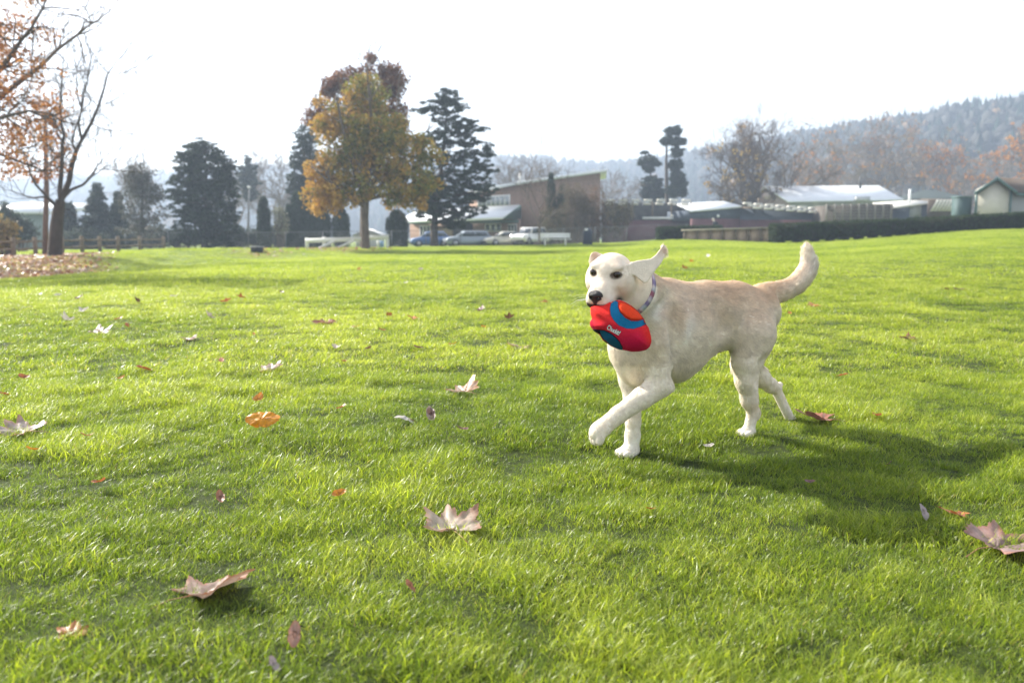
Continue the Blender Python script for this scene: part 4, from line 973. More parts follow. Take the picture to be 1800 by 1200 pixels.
for px, Y, tp_, w_, lab, lc, nl in ((1425, 165, 235, 70, 'hazy orange tinged tree right behind the great leafless tree', ORANGE, 90), (1470, 180, 222, 90, 'hazy brown tree at the foot of the hill above the white roof', DULL, 160), (1525, 175, 205, 100, 'tallest hazy brown tree at the foot of the hill', DULL + ORANGE[:1], 220), (1565, 170, 290, 50, 'small yellowish tree above the right end of the white roof', [(.5, .3, .08), (.42, .24, .08)], 70),
      (1620, 185, 240, 70, 'hazy tree with rusty crown left of the orange one', DULL, 140), (1665, 172, 250, 80, 'hazy tree with an orange crown left of the small shed', ORANGE[:3], 230), (1700, 190, 275, 60, 'low hazy brown tree behind the teal box', DULL, 90), (1790, 150, 228, 70, 'orange leaved tree behind the small pale shed', ORANGE[:3], 240)):
    bare('bare_tree', lab, px, Y, tp_, w_, 70 + px, lev=4, stems=5, group='hazy autumn trees at the foot of the hill', leafcols=lc, nleaf=nl, rmin=.034, lsize=.20, lper=7)
# shrubs
def shrub(name, label, px, Y, blobs, n, seed, cols, cat='shrub', group=None, twigs=30, cr=.3, per=26, size=.06):
    n = int(n * 1.9)
    b = on(px, Y); t = tree(name, label, cat, b, group); g = Grow(seed); cs = in_blobs(blobs, Y, n, seed, .6); cs = cs[cs[:, 2] > b.z + .1]
    for c in cs[:: max(1, len(cs) // twigs)]: g.path([np.array(b) + np.array([(c[0] - b.x) * .5, (c[1] - b.y) * .3, -.05]), (np.array(b) + c) / 2 + np.array([(c[0] - b.x) * .25, 0, .1]), c, c + np.array([.1, 0, .4])], .03, .008)
    g.mesh('stem', bark, t); leaf_obj('foliage', [leaves(cs, np.full(len(cs), cr), per, size, cols, seed + 1)], leaf_mat, t); return t
OLV = [(.06, .065, .03), (.10, .09, .045), (.16, .11, .055)]
column('cypress', 'thin pointed conifer in front of the brick side wall', 968, 80, 15, 306, 90, cols=((.03, .045, .02), (.045, .06, .03)))
column('cypress', 'rounded conifer bush right of the thin pointed conifer', 988, 80, 26, 326, 91, cols=((.035, .05, .022), (.05, .065, .03)))
shrub('shrub', 'olive brown thicket hiding the foot of the brick wall', 1000, 78, [(975, 390, 35, 30), (1010, 365, 24, 32), (1005, 400, 30, 20)], 120, 92, OLV)
shrub('shrub', 'tall twiggy brown bush rising against the brick side wall', 1018, 77, [(1018, 350, 16, 26), (1000, 345, 14, 22), (1030, 370, 20, 26)], 90, 98, [(.10, .08, .045), (.15, .11, .06)], per=18)
shrub('shrub', 'reddish brown bush at the right corner of the brick building', 1042, 78, [(1040, 360, 24, 34), (1045, 395, 26, 24)], 110, 93, [(.10, .075, .04), (.16, .10, .055), (.20, .11, .06)], per=20)
shrub('shrub', 'dusky ragged bush before the slatted glasshouse', 1085, 78, [(1080, 380, 26, 28), (1098, 372, 16, 22), (1075, 405, 26, 14)], 110, 94, OLV, per=20)
shrub('shrub', 'bright yellowish bush by the rail fence at the left edge', 12, 44, [(8, 415, 18, 22), (20, 405, 12, 14), (0, 400, 12, 18)], 60, 95, [(.25, .2, .07), (.35, .24, .10)], per=16)
shrub('shrub', 'green bush before the grey building on the left', 35, 60, [(30, 400, 22, 26), (55, 410, 14, 20), (8, 385, 12, 30)], 80, 96, HAZYG, per=24, size=.08)
shrub('shrub', 'pale speckled bush behind the fence right of the narrow cypress', 495, 66, [(494, 395, 12, 22), (490, 375, 10, 14)], 40, 97, [(.3, .3, .22), (.2, .2, .12)], per=16)

# dusky undergrowth behind the fences
for k_, (px, w_, yt_, lab) in enumerate(((150, 34, 402, 'between the rail fence and the pointed fir'), (205, 34, 410, 'before the small grey house'), (275, 36, 398, 'under the drooping larch'), (322, 34, 402, 'at the left foot of the broad pine'), (405, 32, 396, 'at the right foot of the broad pine'), (440, 30, 400, 'around the foot of the thin metal pole'), (486, 24, 398, 'right of the lone narrow cypress'))):
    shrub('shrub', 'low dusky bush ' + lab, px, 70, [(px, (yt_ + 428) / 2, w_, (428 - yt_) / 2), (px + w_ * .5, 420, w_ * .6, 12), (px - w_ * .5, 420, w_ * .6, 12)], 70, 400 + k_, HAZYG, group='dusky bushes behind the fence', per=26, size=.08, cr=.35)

# ------------------------------------------------------------------ hills and the far forest
hm = mat('hill_ground', (.045, .06, .045), rough=1, var=.2, scale=.02)
RPX = np.array([-900, -300, 0, 150, 300, 450, 600, 870, 960, 1050, 1130, 1200, 1240, 1330, 1390, 1450, 1540, 1600, 1650, 1710, 1800, 2100, 2900], float)
RPY = np.array([350, 345, 342, 330, 324, 316, 310, 296, 300, 308, 306, 290, 286, 278, 268, 262, 252, 244, 232, 226, 218, 200, 220], float)
RD = np.array([750, 750, 750, 750, 750, 750, 750, 750, 740, 720, 690, 650, 620, 560, 520, 480, 450, 430, 420, 410, 400, 380, 380], float)
def hill(px, f):
    "point on the hillside in direction px, f = 0 at the foot, 1 at the crest, up to 1.6 behind"
    D = np.interp(px, RPX, RD); top = (418 - np.interp(px, RPX, RPY)) / F * D; y = D * (.55 + .45 * f); e = np.clip(f, 0, 1); sh = e * e * (3 - 2 * e) * .55 + e * .45
    sh = np.where(f > 1, 1 - .25 * (f - 1), sh)
    return np.stack([(px - 900) / F * y, y, top * sh + .3], -1)
hp_, hf2 = np.meshgrid(np.linspace(-900, 2900, 190), np.linspace(-.05, 1.3, 40)); Vh = hill(hp_, hf2); Vh[..., 2] = np.where(hf2 < 0, -2, Vh[..., 2] + 1.2 * snoise(Vh[..., :2].reshape(-1, 2), 8, 2, .01).reshape(hp_.shape) * np.clip(hf2, 0, 1))
i_ = (np.arange(39)[:, None] * 190 + np.arange(189)).ravel()
tag(link('hills', mesh_np('hills', Vh.reshape(-1, 3), np.stack([i_, i_ + 1, i_ + 191, i_ + 190], 1), [hm], smooth=True)), kind='structure')
def far_trees(n, p0, p1, seed, f0=.0, f1=1.05):
    rs = np.random.RandomState(seed); px = p0 + (p1 - p0) * rs.rand(n); f = f0 + (f1 - f0) * rs.rand(n) ** .8; P = hill(px, f); D = P[:, 1]
    con = rs.rand(n) < .45; H = np.where(con, 8 + 6 * rs.rand(n), 7 + 5 * rs.rand(n)) * (.85 + .3 * rs.rand(n)); 
    VV = []; FF = []; CC = []; off = 0
    prof_c = np.array([(.0, .02), (.12, .20), (.14, .13), (.38, .17), (.40, .10), (.64, .12), (.66, .07), (1.0, .0)]); prof_d = np.array([(.0, .03), (.25, .04), (.32, .22), (.5, .33), (.72, .30), (.9, .16), (.96, .08), (1.0, .0)])
    k = 7; a = np.arange(k) * 2 * math.pi / k
    for con_, prof in ((True, prof_c), (False, prof_d)):
        idx = np.where(con == con_)[0]; m = len(idx); R = len(prof)
        jit = 1 + .38 * rs.normal(size=(m, R, k)) * .8; ph = rs.rand(m, 1, 1) * 6.28
        rad = prof[None, :, 1, None] * H[idx][:, None, None] * jit; zz = prof[None, :, 0, None] * H[idx][:, None, None] * (1 + .05 * rs.normal(size=(m, R, k)))
        X = P[idx, 0][:, None, None] + rad * np.cos(a + ph); Y_ = P[idx, 1][:, None, None] + rad * np.sin(a + ph); Z = P[idx, 2][:, None, None] + zz - .5
        VV.append(np.stack([X, Y_, Z], -1).reshape(-1, 3)); o = (np.arange(m) * R * k)[:, None, None] + (np.arange(R - 1) * k)[None, :, None]
        j = np.arange(k)[None, None]; q = np.stack([o + j, o + (j + 1) % k, o + k + (j + 1) % k, o + k + j], -1).reshape(-1, 4) + off; FF.append(q); off += m * R * k
        base = np.array([.028, .046, .036]) if con_ else np.array([.06, .06, .055])
        cc = base * (.85 + .3 * rs.rand(m, 1)); 
        if not con_: cc[rs.rand(m) < .03] = (.20, .13, .07)
        CC.append(np.repeat(cc, R * k, 0))
    return np.concatenate(VV), np.concatenate(FF), np.concatenate(CC)
parts = [far_trees(7600, 1330, 2150, 1), far_trees(5200, -350, 1420, 2)]
V_ = np.concatenate([p[0] for p in parts]); Fq = np.concatenate([parts[0][1], parts[1][1] + len(parts[0][0])])
fm_ = mat('forest', (.05, .06, .04), rough=1, attr='leafcol', spec=.05)
me = mesh_np('forest', V_, Fq, [fm_]); add_color(me, 'leafcol', np.concatenate([p[2] for p in parts]))
tag(link('distant_forest', me), label='hazy blue grey forest covering the far hills', cat='forest', kind='stuff')
# ------------------------------------------------------------------ buildings, fences, vehicles
brick = mat('brick', (.25, .165, .125), rough=.9, var=.18, scale=4, bump=.2)
brick_d = mat('brick_pier', (.26, .15, .11), rough=.9, var=.2, scale=5)
white_metal = mat('white_metal_roof', (.72, .74, .76), rough=.35, spec=.5, var=.06, scale=1.2)
white_paint = mat('white_paint', (.78, .78, .76), rough=.5, var=.06, scale=6)
teal = mat('teal_trim', (.09, .15, .145), rough=.6, var=.1, scale=5)
cream_wall = mat('cream_siding', (.60, .56, .48), rough=.8, var=.06, scale=3)
grey_wall = mat('grey_green_siding', (.24, .29, .26), rough=.85, var=.06, scale=2)
slate = mat('slate_wall', (.07, .09, .12), rough=.8, var=.12, scale=2)
maroon = mat('maroon_boards', (.13, .06, .065), rough=.85, var=.15, scale=3)
tan_wall = mat('tan_boards', (.36, .29, .24), rough=.85, var=.1, scale=3)
glass = mat('window_glass', (.03, .045, .06), rough=.08, spec=.8)
dark_in = mat('dark_opening', (.025, .03, .035), rough=.6)
brown_roof = mat('brown_shingle', (.09, .07, .055), rough=.95, var=.25, scale=6)
timber = mat('weathered_timber', (.20, .155, .11), rough=.9, var=.25, scale=7)
timber_l = mat('timber_panel', (.42, .31, .24), rough=.85, var=.15, scale=6)
slat_white = mat('pale_slat', (.62, .60, .54), rough=.7, var=.1, scale=4)
galv = mat('galvanised_wire', (.16, .17, .18), rough=.6, metal=.3)
rubber = mat('tyre_rubber', (.02, .02, .02), rough=.8)

def wallp(mb, a, b, z0, za, zb, th=.25, back=None):
    "upright wall from plan point a to b with a sloping top"
    a, b = np.array(a[:2], float), np.array(b[:2], float); d = b - a; n = np.array([-d[1], d[0]]); n /= np.linalg.norm(n)
    if n[1] < 0: n = -n
    c, e = b + n * th, a + n * th
    mb.hexa([(*a, z0), (*b, z0), (*c, z0), (*e, z0), (*a, za), (*b, zb), (*c, zb), (*e, za)])
def panel(mb, a, b, t0, t1, z0, z1, out_=.04, th=.06, za=None):
    "flat piece lying on the wall a-b between fractions t0..t1 and heights z0..z1, standing proud towards the viewer"
    a, b = np.array(a[:2], float), np.array(b[:2], float); d = b - a; n = np.array([-d[1], d[0]]); n /= np.linalg.norm(n)
    if n[1] > 0: n = -n
    p, q = a + d * t0 + n * out_, a + d * t1 + n * out_; r_, s_ = q + n * -th, p + n * -th
    mb.hexa([(*p, z0), (*q, z0), (*r_, z0), (*s_, z0), (*p, z1), (*q, z1), (*r_, z1), (*s_, z1)])
def slab(mb, P, th):
    "sloping slab from four corners (ccw), thickness downwards"
    P = [np.array(p, float) for p in P]; mb.hexa([p - np.array([0, 0, th]) for p in P] + P)
def H(py, Y): return CAMZ + (418 - py) / F * Y
def X(px, Y): return (px - 900) / F * Y

# -- brick building
gb = .1
C0 = (X(914, 86), 86); R0 = (X(1053, 90), 90); L0 = (X(826, 93), 93); LL = (X(724, 97), 97)
bb = empty('brick_building', (C0[0], C0[1], gb), 'brick building with a rising white edged roof and a white porch roof', 'building')
m = MB(); wallp(m, C0, R0, gb - .5, H(326, 86), H(304, 90), 12); m.build('side_wall', brick, bb)
m = MB(); wallp(m, L0, (C0[0] - .02, C0[1] + .02), gb - .5, H(344, 93), H(326, 86) - .03, .4); m.build('front_wall', brick, bb)
zc, zr, zl = H(324, 86), H(302, 90), H(341, 93)
m = MB(); slab(m, [(C0[0] - .3, C0[1] - .6, zc + .12), (R0[0] + .6, R0[1] - .6, zr + .12), (R0[0] + 2, R0[1] + 13, zr + .3), (C0[0] + 1, C0[1] + 13, zc + .3)], .30); m.build('roof', white_metal, bb)
m = MB(); slab(m, [(L0[0] - .3, L0[1] - .5, zl + .15), (C0[0] - .31, C0[1] - .6, zc + .12), (C0[0] + .6, C0[1] + 6, zc + .4), (L0[0] + 1, L0[1] + 7, zl + .6)], .30); m.build('front_roof', white_metal, bb)
m = MB(); m.tube([(X(917, 88), 89, H(322, 86)), (X(917, 88), 89, H(304, 86))], .28, 8); m.build('chimney', mat('pale_flue', (.5, .5, .48), rough=.6), bb)
# clerestory windows under the high roof, seven panes in one band
fr = MB(); panel(fr, L0, C0, .18, .82, H(364, 89), H(345, 89), .06, .08); frame = fr.build('window', white_paint, bb)
for k in range(7):
    g_ = MB(); a_, b_ = .19 + k * .088, .19 + k * .088 + .075; panel(g_, L0, C0, a_, b_, H(362, 89), H(347, 89), .09, .05); g_.build('pane', mat('blind_glass', (.22, .25, .27), rough=.2, spec=.6) if k == 0 else bpy.data.materials['blind_glass'], frame)
# porch
PA, PB_ = (X(914, 84), 84), (X(726, 93), 93)
e0, e1 = (X(884, 81), 81), (X(700, 90), 90)
m = MB(); slab(m, [(*e1, H(389, 90)), (*e0, H(382, 81)), (C0[0] - .05, C0[1] - .25, H(361, 86)), (X(735, 95), 95, H(371, 95))], .22); m.build('porch_roof', white_metal, bb)
m = MB(); a = np.array(e0); c = np.array([C0[0] + .02, C0[1] - .3]); m.add([(a[0], a[1], H(385, 81)), (c[0], c[1], H(385, 81)), (c[0], c[1], H(362, 86)), (a[0] + .1, a[1] + .25, H(385, 81)), (c[0] + .1, c[1] + .25, H(385, 81)), (c[0] + .1, c[1] + .25, H(362, 86))], [(0, 1, 2), (3, 5, 4), (0, 3, 4, 1), (1, 4, 5, 2), (2, 5, 3, 0)]); m.build('gable_panel', teal, bb)
m = MB(); w0, w1 = (X(722, 92), 92), (X(912, 84.5), 84.5); wallp(m, w0, w1, gb - .5, H(390, 92), H(385, 84), .3); m.build('porch_wall', brick, bb)
m = MB(); panel(m, w0, w1, 0, 1, H(393, 88), H(388, 88), .10, .06); m.build('fascia', teal, bb)
for t0, t1, y0, y1 in ((.10, .20, 426, 396), (.71, .85, 407, 394), (.91, .985, 410, 395)):
    f_ = MB(); panel(f_, w0, w1, t0, t1, H(y0, 88), H(y1, 88), .05, .06); f = f_.build('window', white_paint, bb)
    for k in range(3):
        g_ = MB(); w = (t1 - t0) / 3; panel(g_, w0, w1, t0 + k * w + w * .12, t0 + (k + 1) * w - w * .12, H(y0 - 1.5, 88), H(y1 + 1.5, 88), .07, .03); g_.build('pane', glass, f)
m = MB(); panel(m, w0, w1, .42, .60, H(428, 88), H(393.5, 88), .05, .06); m.build('entrance', dark_in, bb)
m = MB(); panel(m, w0, w1, .33, .41, H(428, 88), H(397, 88), .05, .06); m.build('door', timber_l, bb)

# -- low glasshouse range with slatted roofs
gl = empty('slatted_shed', (X(1130, 92), 92, .4), 'long low maroon shed with dark open bays and pale slats behind the low hedge', 'shed')
a, b = (X(1060, 92), 92), (X(1214, 92), 92)
m = MB(); wallp(m, a, b, -.3, H(388, 92), H(387, 92), .3); m.build('wall', maroon, gl)
m = MB(); wallp(m, (a[0], 94), (b[0], 94), -.3, H(356, 92), H(358, 92), .3); m.build('back_wall', mat('open_bay_dark', (.055, .055, .05), rough=.9, var=.5, scale=1.5), gl)  # dark wall with the shade of the open bays put into its colour
for y in (354, 359.5):
    for k in range(7):
        m = MB(); x0 = 1062 + k * 22; m.box((X(x0 + 8, 91.5), 91.3 + (y - 354) * .15, H(y, 92)), (.80, .5, .24)); m.build('roof_slat', slat_white, gl)
m = MB(); m.box((X(1170, 91.5), 91.6, H(384, 92)), (5.2, .12, .22)); m.box((X(1195, 91.5), 91.55, H(380, 92)), (2.2, .08, .15)); m.build('rail', white_paint, gl)
for px in (1075, 1110, 1145, 1178, 1212):
    m = MB(); m.box((X(px, 91.5), 91.8, (H(356, 92) + H(388, 92)) / 2), (.12, .12, H(356, 92) - H(388, 92))); m.build('post', timber, gl)
sb = empty('blue_grey_shed', (X(1255, 90), 90, .4), 'slate blue shed with a pale tilted roof beyond the timber wall', 'shed')
a, b = (X(1214, 88), 88), (X(1297, 90), 90)
m = MB(); wallp(m, a, b, H(388, 89), H(371, 88), H(364, 90), 5); m.build('wall', slate, sb)
m = MB(); wallp(m, (a[0], a[1] - .03), (b[0], b[1] - .03), -.2, H(385, 88), H(385, 90), .4); m.build('base_wall', maroon, sb)
m = MB(); slab(m, [(a[0] - .3, a[1] - .4, H(371, 88)), (b[0], b[1] - .4, H(363, 90)), (b[0] - .3, b[1] + 6, H(354, 95)), (a[0] - .5, a[1] + 6, H(360, 95))], .18); m.build('roof', white_metal, sb)
m = MB(); m.sphere((X(1261, 88), 88.6, H(380, 88)), (.14, .1, .14)); m.build('lamp', white_paint, sb)
sl = empty('slatted_shed', (X(1380, 92), 92, .5), 'long low slate shed with striped slatted roof stepping down before the white roofed hall', 'shed')
a, b = (X(1298, 90), 90), (X(1545, 90), 90)
m = MB(); wallp(m, a, b, -.2, H(366, 90), H(372, 90), 5); m.build('wall', slate, sl)
m = MB(); wallp(m, (a[0], a[1] - .04), (b[0], b[1] - .04), -.2, H(387, 90), H(387, 90), .4); m.build('base_wall', maroon, sl)
for row in range(3):
    for k in range(9):
        x0 = 1300 + k * 19 + row * 6; y0 = 359 + row * 4.2 + k * 1.35
        if x0 > 1475: continue
        m = MB(); m.box((X(x0 + 6, 90), 89.4 - row * .5, H(y0, 90)), (.76, .6, .17), rz=.1); m.build('roof_slat', slat_white, sl)
m = MB(); slab(m, [(a[0], a[1] - .6, H(366, 90)), (X(1480, 90), 89.4, H(378, 90)), (X(1480, 90), 95, H(374, 90)), (a[0], 95, H(360, 90))], .1); m.build('roof', timber, sl)
ts = empty('timber_shed', (X(1490, 86), 86, .6), 'grey timber slatted enclosure between the striped roof and the white hall', 'shed')
a, b = (X(1446, 86), 86), (X(1562, 86), 86)
m = MB(); wallp(m, a, b, 0, H(362, 86), H(359, 86), 4); m.build('wall', mat('dark_timber', (.10, .085, .07), rough=.9, var=.2, scale=5), ts)
for k in range(9):
    px = 1447 + k * 14; m = MB(); m.box((X(px, 85.9), 85.9, (H(388, 86) + H(359, 86)) / 2), (.13, .13, H(359, 86) - H(388, 86))); m.build('post', mat('pale_post', (.22, .20, .17), rough=.8) if k == 0 else bpy.data.materials['pale_post'], ts)
for k in range(5):
    m = MB(); m.box((X(1504, 85.9), 85.93, H(364 + k * 5, 86)), (6.5, .06, .07)); m.build('rail', bpy.data.materials['pale_post'], ts)
ps = empty('lean_to_shed', (X(1590, 88), 88, .7), 'dark lean-to with a pale sloping roof and a grey door', 'shed')
a, b = (X(1558, 88), 88), (X(1630, 88), 88)
m = MB(); wallp(m, a, b, .2, H(364, 88), H(356, 88), 4); m.build('wall', slate, ps)
m = MB(); slab(m, [(a[0] - .2, 87.5, H(366, 88)), (b[0] + .1, 87.5, H(356, 88)), (b[0] + .1, 92, H(350, 88)), (a[0] - .2, 92, H(355, 88))], .15); m.build('roof', slat_white, ps)
m = MB(); panel(m, a, b, .46, .74, H(382, 88), H(360, 88), .05, .06); m.build('door', mat('grey_door', (.33, .34, .36), rough=.6), ps)
m = MB(); m.tube([(X(1594, 89), 89.5, H(358, 88)), (X(1594, 89), 89.5, H(333, 88))], .14, 8); m.build('chimney', white_paint, ps)
zz = empty('trellis', (X(1655, 86), 86, .8), 'low frame of diagonal pale slats left of the teal cabin', 'trellis')
m = MB(); m.box((X(1655, 86), 86.6, (H(352, 86) + H(384, 86)) / 2), (3.1, .2, H(352, 86) - H(384, 86))); m.build('back_panel', brown_roof, zz)
for k in range(9):
    x0 = 1630 + k * 6; m = MB(); p = [(X(x0, 86), 86.3, H(372, 86)), (X(x0 + 4, 86), 86.3, H(372, 86)), (X(x0 + 15, 86), 86.3, H(352, 86)), (X(x0 + 11, 86), 86.3, H(352, 86))]
    m.hexa([np.array(q) + np.array([0, 0, 0]) for q in p] + [np.array(q) + np.array([0, .12, 0]) for q in p]); m.build('slat', slat_white, zz)

# -- hall with the white metal roof
wh = empty('white_roofed_hall', (X(1450, 112), 112, .5), 'low tan hall with a broad shining white metal roof', 'hall')
p1, p2, p3 = (X(1318, 116), 116), (X(1381, 108), 108), (X(1573, 112), 112)
za_ = H(355, 108); rz_ = H(330, 113)
m = MB(); wallp(m, (p2[0], p2[1]), (p3[0], p3[1]), 0, za_ - .1, H(353, 112) - .1, .3); m.build('side_wall', mat('pale_green_wall', (.34, .36, .28), rough=.8), wh)
gx = (X(1342, 112), 112)
m = MB(); P = [(p1[0], p1[1], 0), (p2[0], p2[1], 0), (p2[0], p2[1], za_ - .1), (gx[0] + .1, gx[1], rz_ - .1), (p1[0], p1[1], H(353, 116))]
m.add([np.array(q) for q in P] + [np.array(q) + np.array([.6, .3, 0]) for q in P], [(0, 1, 2), (0, 2, 3), (0, 3, 4), (5, 7, 6), (5, 8, 7), (5, 9, 8), (0, 5, 6, 1), (1, 6, 7, 2), (2, 7, 8, 3), (3, 8, 9, 4), (4, 9, 5, 0)]); m.build('gable_wall', tan_wall, wh)
m = MB(); slab(m, [(p2[0] - .3, p2[1] - .5, za_), (p3[0] + .3, p3[1] - .5, H(352, 112)), (X(1536, 117), 117, H(328, 117)), (gx[0] - .3, gx[1] + .2, rz_)], .18); rf = m.build('roof', white_metal, wh)
m = MB(); slab(m, [(p1[0] - .3, p1[1] + .6, H(353, 116)), (gx[0] - .32, gx[1] + .25, rz_ - .01), (X(1536, 117), 117.1, H(328, 117) - .01), (X(1500, 124), 124, H(352, 124))], .18); m.build('rear_roof', white_metal, wh)
m = MB(); m.tube([(X(1498, 112), 111, H(334, 112)), (X(1498, 112), 111, H(315, 112))], .16, 8); m.build('vent_pipe', mat('dark_pipe', (.08, .08, .08), rough=.5), rf)
m = MB(); m.tube([(X(1344, 111), 111.3, H(346, 112)), (X(1344, 111), 111.0, H(346, 112))], .5, 12); m.build('gable_vent', mat('pale_round', (.55, .45, .42), rough=.7), wh)
m = MB(); m.box((X(1502, 108), 107, H(352, 107)), (1.7, .8, .7)); m.build('roof_unit', mat('unit_metal', (.45, .46, .46), rough=.4, metal=.5), wh)
# dark roofed house between the hall and the shed
dh = empty('dark_roofed_house', (X(1635, 130), 130, .5), 'distant house with a dark green hipped roof behind the diagonal slats', 'house')
m = MB(); c = (X(1635, 130), 132); m.add([(c[0] - 4.2, 127, H(352, 130)), (c[0] + 4.2, 127, H(352, 130)), (c[0] + 4.2, 138, H(352, 130)), (c[0] - 4.2, 138, H(352, 130)), (c[0] - 1, 132, H(335, 130)), (c[0] + 1, 132, H(335, 130))], [(0, 1, 5, 4), (1, 2, 5), (2, 3, 4, 5), (3, 0, 4)]); m.build('roof', mat('dark_green_roof', (.035, .05, .045), rough=.9), dh)
m = MB(); m.box((c[0], 132, H(352, 130) / 2), (7.8, 9, H(352, 130))); m.build('wall', tan_wall, dh)

# -- small shed at the right edge
Ys = 64; sh_ = empty('garden_shed', (X(1735, Ys), Ys, 1.2), 'small cream shed with teal trim and a brown roof behind the long hedge', 'shed')
q1, q2, q3 = (X(1706, Ys), Ys), (X(1765, Ys), Ys), (X(1840, Ys + 4), Ys + 4); zb_ = H(400, Ys); ze = H(336, Ys); zp = H(316, Ys); mid = ((q1[0] + q2[0]) / 2, Ys)
m = MB(); P = [(*q1, zb_), (*q2, zb_), (*q2, ze), (*mid, zp - .1), (*q1, ze)]
m.add([np.array(q) for q in P] + [np.array(q) + np.array([.05, .3, 0]) for q in P], [(0, 1, 2), (0, 2, 3), (0, 3, 4), (5, 7, 6), (5, 8, 7), (5, 9, 8), (0, 5, 6, 1), (1, 6, 7, 2), (2, 7, 8, 3), (3, 8, 9, 4), (4, 9, 5, 0)]); m.build('gable_wall', cream_wall, sh_)
m = MB(); wallp(m, q2, q3, zb_, ze, ze + .05, .3); m.build('side_wall', mat('grey_siding', (.33, .33, .33), rough=.8, var=.05, scale=3), sh_)
dx, dy = q3[0] - q2[0], q3[1] - q2[1]; bk = np.array([dx, dy, 0])
er = np.array([q2[0] + .25, q2[1] - .35, ze - .12]); el_ = np.array([q1[0] - .35, q1[1] - .35, ze - .16]); pk_ = np.array([mid[0], mid[1] - .35, zp + .08])
m = MB(); slab(m, [er, er + bk, pk_ + bk, pk_], .10); m.build('roof', brown_roof, sh_)
m = MB(); slab(m, [pk_ + np.array([0, .01, -.003]), pk_ + bk, el_ + bk, el_], .10); m.build('rear_roof', brown_roof, sh_)
for a, b in ((el_, pk_), (pk_, er)):
    m = MB(); a2, b2 = a + np.array([0, -.06, .02]), b + np.array([0, -.06, .02]); m.hexa([a2 - np.array([0, 0, .24]), b2 - np.array([0, 0, .24]), b2 + np.array([0, .08, -.24]), a2 + np.array([0, .08, -.24]), a2, b2, b2 + np.array([0, .08, 0]), a2 + np.array([0, .08, 0])]); m.build('barge_board', teal, sh_)
m = MB(); e_ = er + np.array([.06, -.03, -.1]); m.hexa([e_ + np.array([0, 0, -.18]), e_ + bk + np.array([0, 0, -.18]), e_ + bk + np.array([-.05, .08, -.18]), e_ + np.array([-.05, .08, -.18]), e_, e_ + bk, e_ + bk + np.array([-.05, .08, 0]), e_ + np.array([-.05, .08, 0])]); m.build('fascia', teal, sh_)
for q in (q1, q2):
    m = MB(); m.box((q[0], q[1] - .02, (zb_ + ze) / 2), (.13, .13, ze - zb_ - .05)); m.build('corner_trim', teal, sh_)
tb_ = empty('teal_cabin', (X(1692, Ys), Ys, 1.2), 'small teal cabin standing against the left side of the cream shed', 'cabin')
m = MB(); m.box((X(1692, Ys), Ys + .9, (zb_ + H(348, Ys)) / 2), (.95, 1.1, H(348, Ys) - zb_)); m.build('body', mat('teal_panel', (.05, .085, .085), rough=.7), tb_)
m = MB(); m.box((X(1692, Ys), Ys + .9, H(347, Ys)), (1.05, 1.2, .10)); m.build('lid', teal, tb_)

# -- left side: grey green building, small house
gy = empty('grey_green_building', (X(40, 76), 76, 0), 'plain grey green building with a bright white flat roof at the left', 'building')
a, b = (X(-60, 74), 74), (X(92, 78), 78)
m = MB(); wallp(m, a, b, -1.5, H(372, 76), H(374, 78), 10); m.build('wall', grey_wall, gy)
m = MB(); slab(m, [(a[0], a[1] - .4, H(370, 74)), (b[0] + .3, b[1] - .4, H(372, 78)), (b[0] + .3, b[1] + 11, H(360, 88)), (a[0], a[1] + 11, H(358, 88))], .3); m.build('roof', white_metal, gy)
for t0, t1, y0, y1 in ((.72, .75, 402, 391), (.785, .815, 399, 390), (.30, .34, 399, 390)):
    m = MB(); panel(m, a, b, t0, t1, H(y0, 76), H(y1, 76), .04, .05); m.build('window', glass, gy)
sm = empty('small_house', (X(225, 80), 80, 0), 'small grey gabled house with a dark doorway behind the rail fence', 'house')
a, b = (X(203, 80), 80), (X(250, 80), 80); mm = ((a[0] + b[0]) / 2, 80)
m = MB(); P = [(*a, -1.2), (*b, -1.2), (*b, H(408, 80)), (*mm, H(397, 80)), (*a, H(408, 80))]
m.add([np.array(q) for q in P] + [np.array(q) + np.array([0, 5, 0]) for q in P], [(0, 1, 2), (0, 2, 3), (0, 3, 4), (5, 7, 6), (5, 8, 7), (5, 9, 8), (0, 5, 6, 1), (1, 6, 7, 2), (2, 7, 8, 3), (3, 8, 9, 4), (4, 9, 5, 0)]); m.build('wall', mat('pale_grey_wall', (.36, .36, .37), rough=.8), sm)
m = MB(); slab(m, [(a[0] - .9, 79.5, H(408, 80) - .15), (mm[0], 79.5, H(396, 80)), (mm[0], 85.5, H(396, 80)), (a[0] - .9, 85.5, H(408, 80) - .15)], .12); m.build('roof', white_metal, sm)
m = MB(); slab(m, [(mm[0] + .01, 79.5, H(396, 80)), (b[0] + .9, 79.5, H(408, 80) - .15), (b[0] + .9, 85.5, H(408, 80) - .15), (mm[0] + .01, 85.5, H(396, 80))], .12); m.build('roof', brown_roof, sm)
m = MB(); panel(m, a, b, .52, .92, H(436, 80), H(420, 80), .05, .06); m.build('doorway', dark_in, sm)
ct = empty('white_hut', (X(650, 72), 72, .1), 'low white gabled hut peeping over the barrier behind the maple trunk', 'hut')
a, b = (X(627, 72), 72), (X(668, 72), 72); mm = (X(646, 72), 72)
m = MB(); P = [(*a, -.4), (*b, -.4), (*b, H(414, 72)), (*mm, H(403, 72)), (*a, H(414, 72))]
m.add([np.array(q) for q in P] + [np.array(q) + np.array([0, 3, 0]) for q in P], [(0, 1, 2), (0, 2, 3), (0, 3, 4), (5, 7, 6), (5, 8, 7), (5, 9, 8), (0, 5, 6, 1), (1, 6, 7, 2), (2, 7, 8, 3), (3, 8, 9, 4), (4, 9, 5, 0)]); m.build('wall', white_paint, ct)
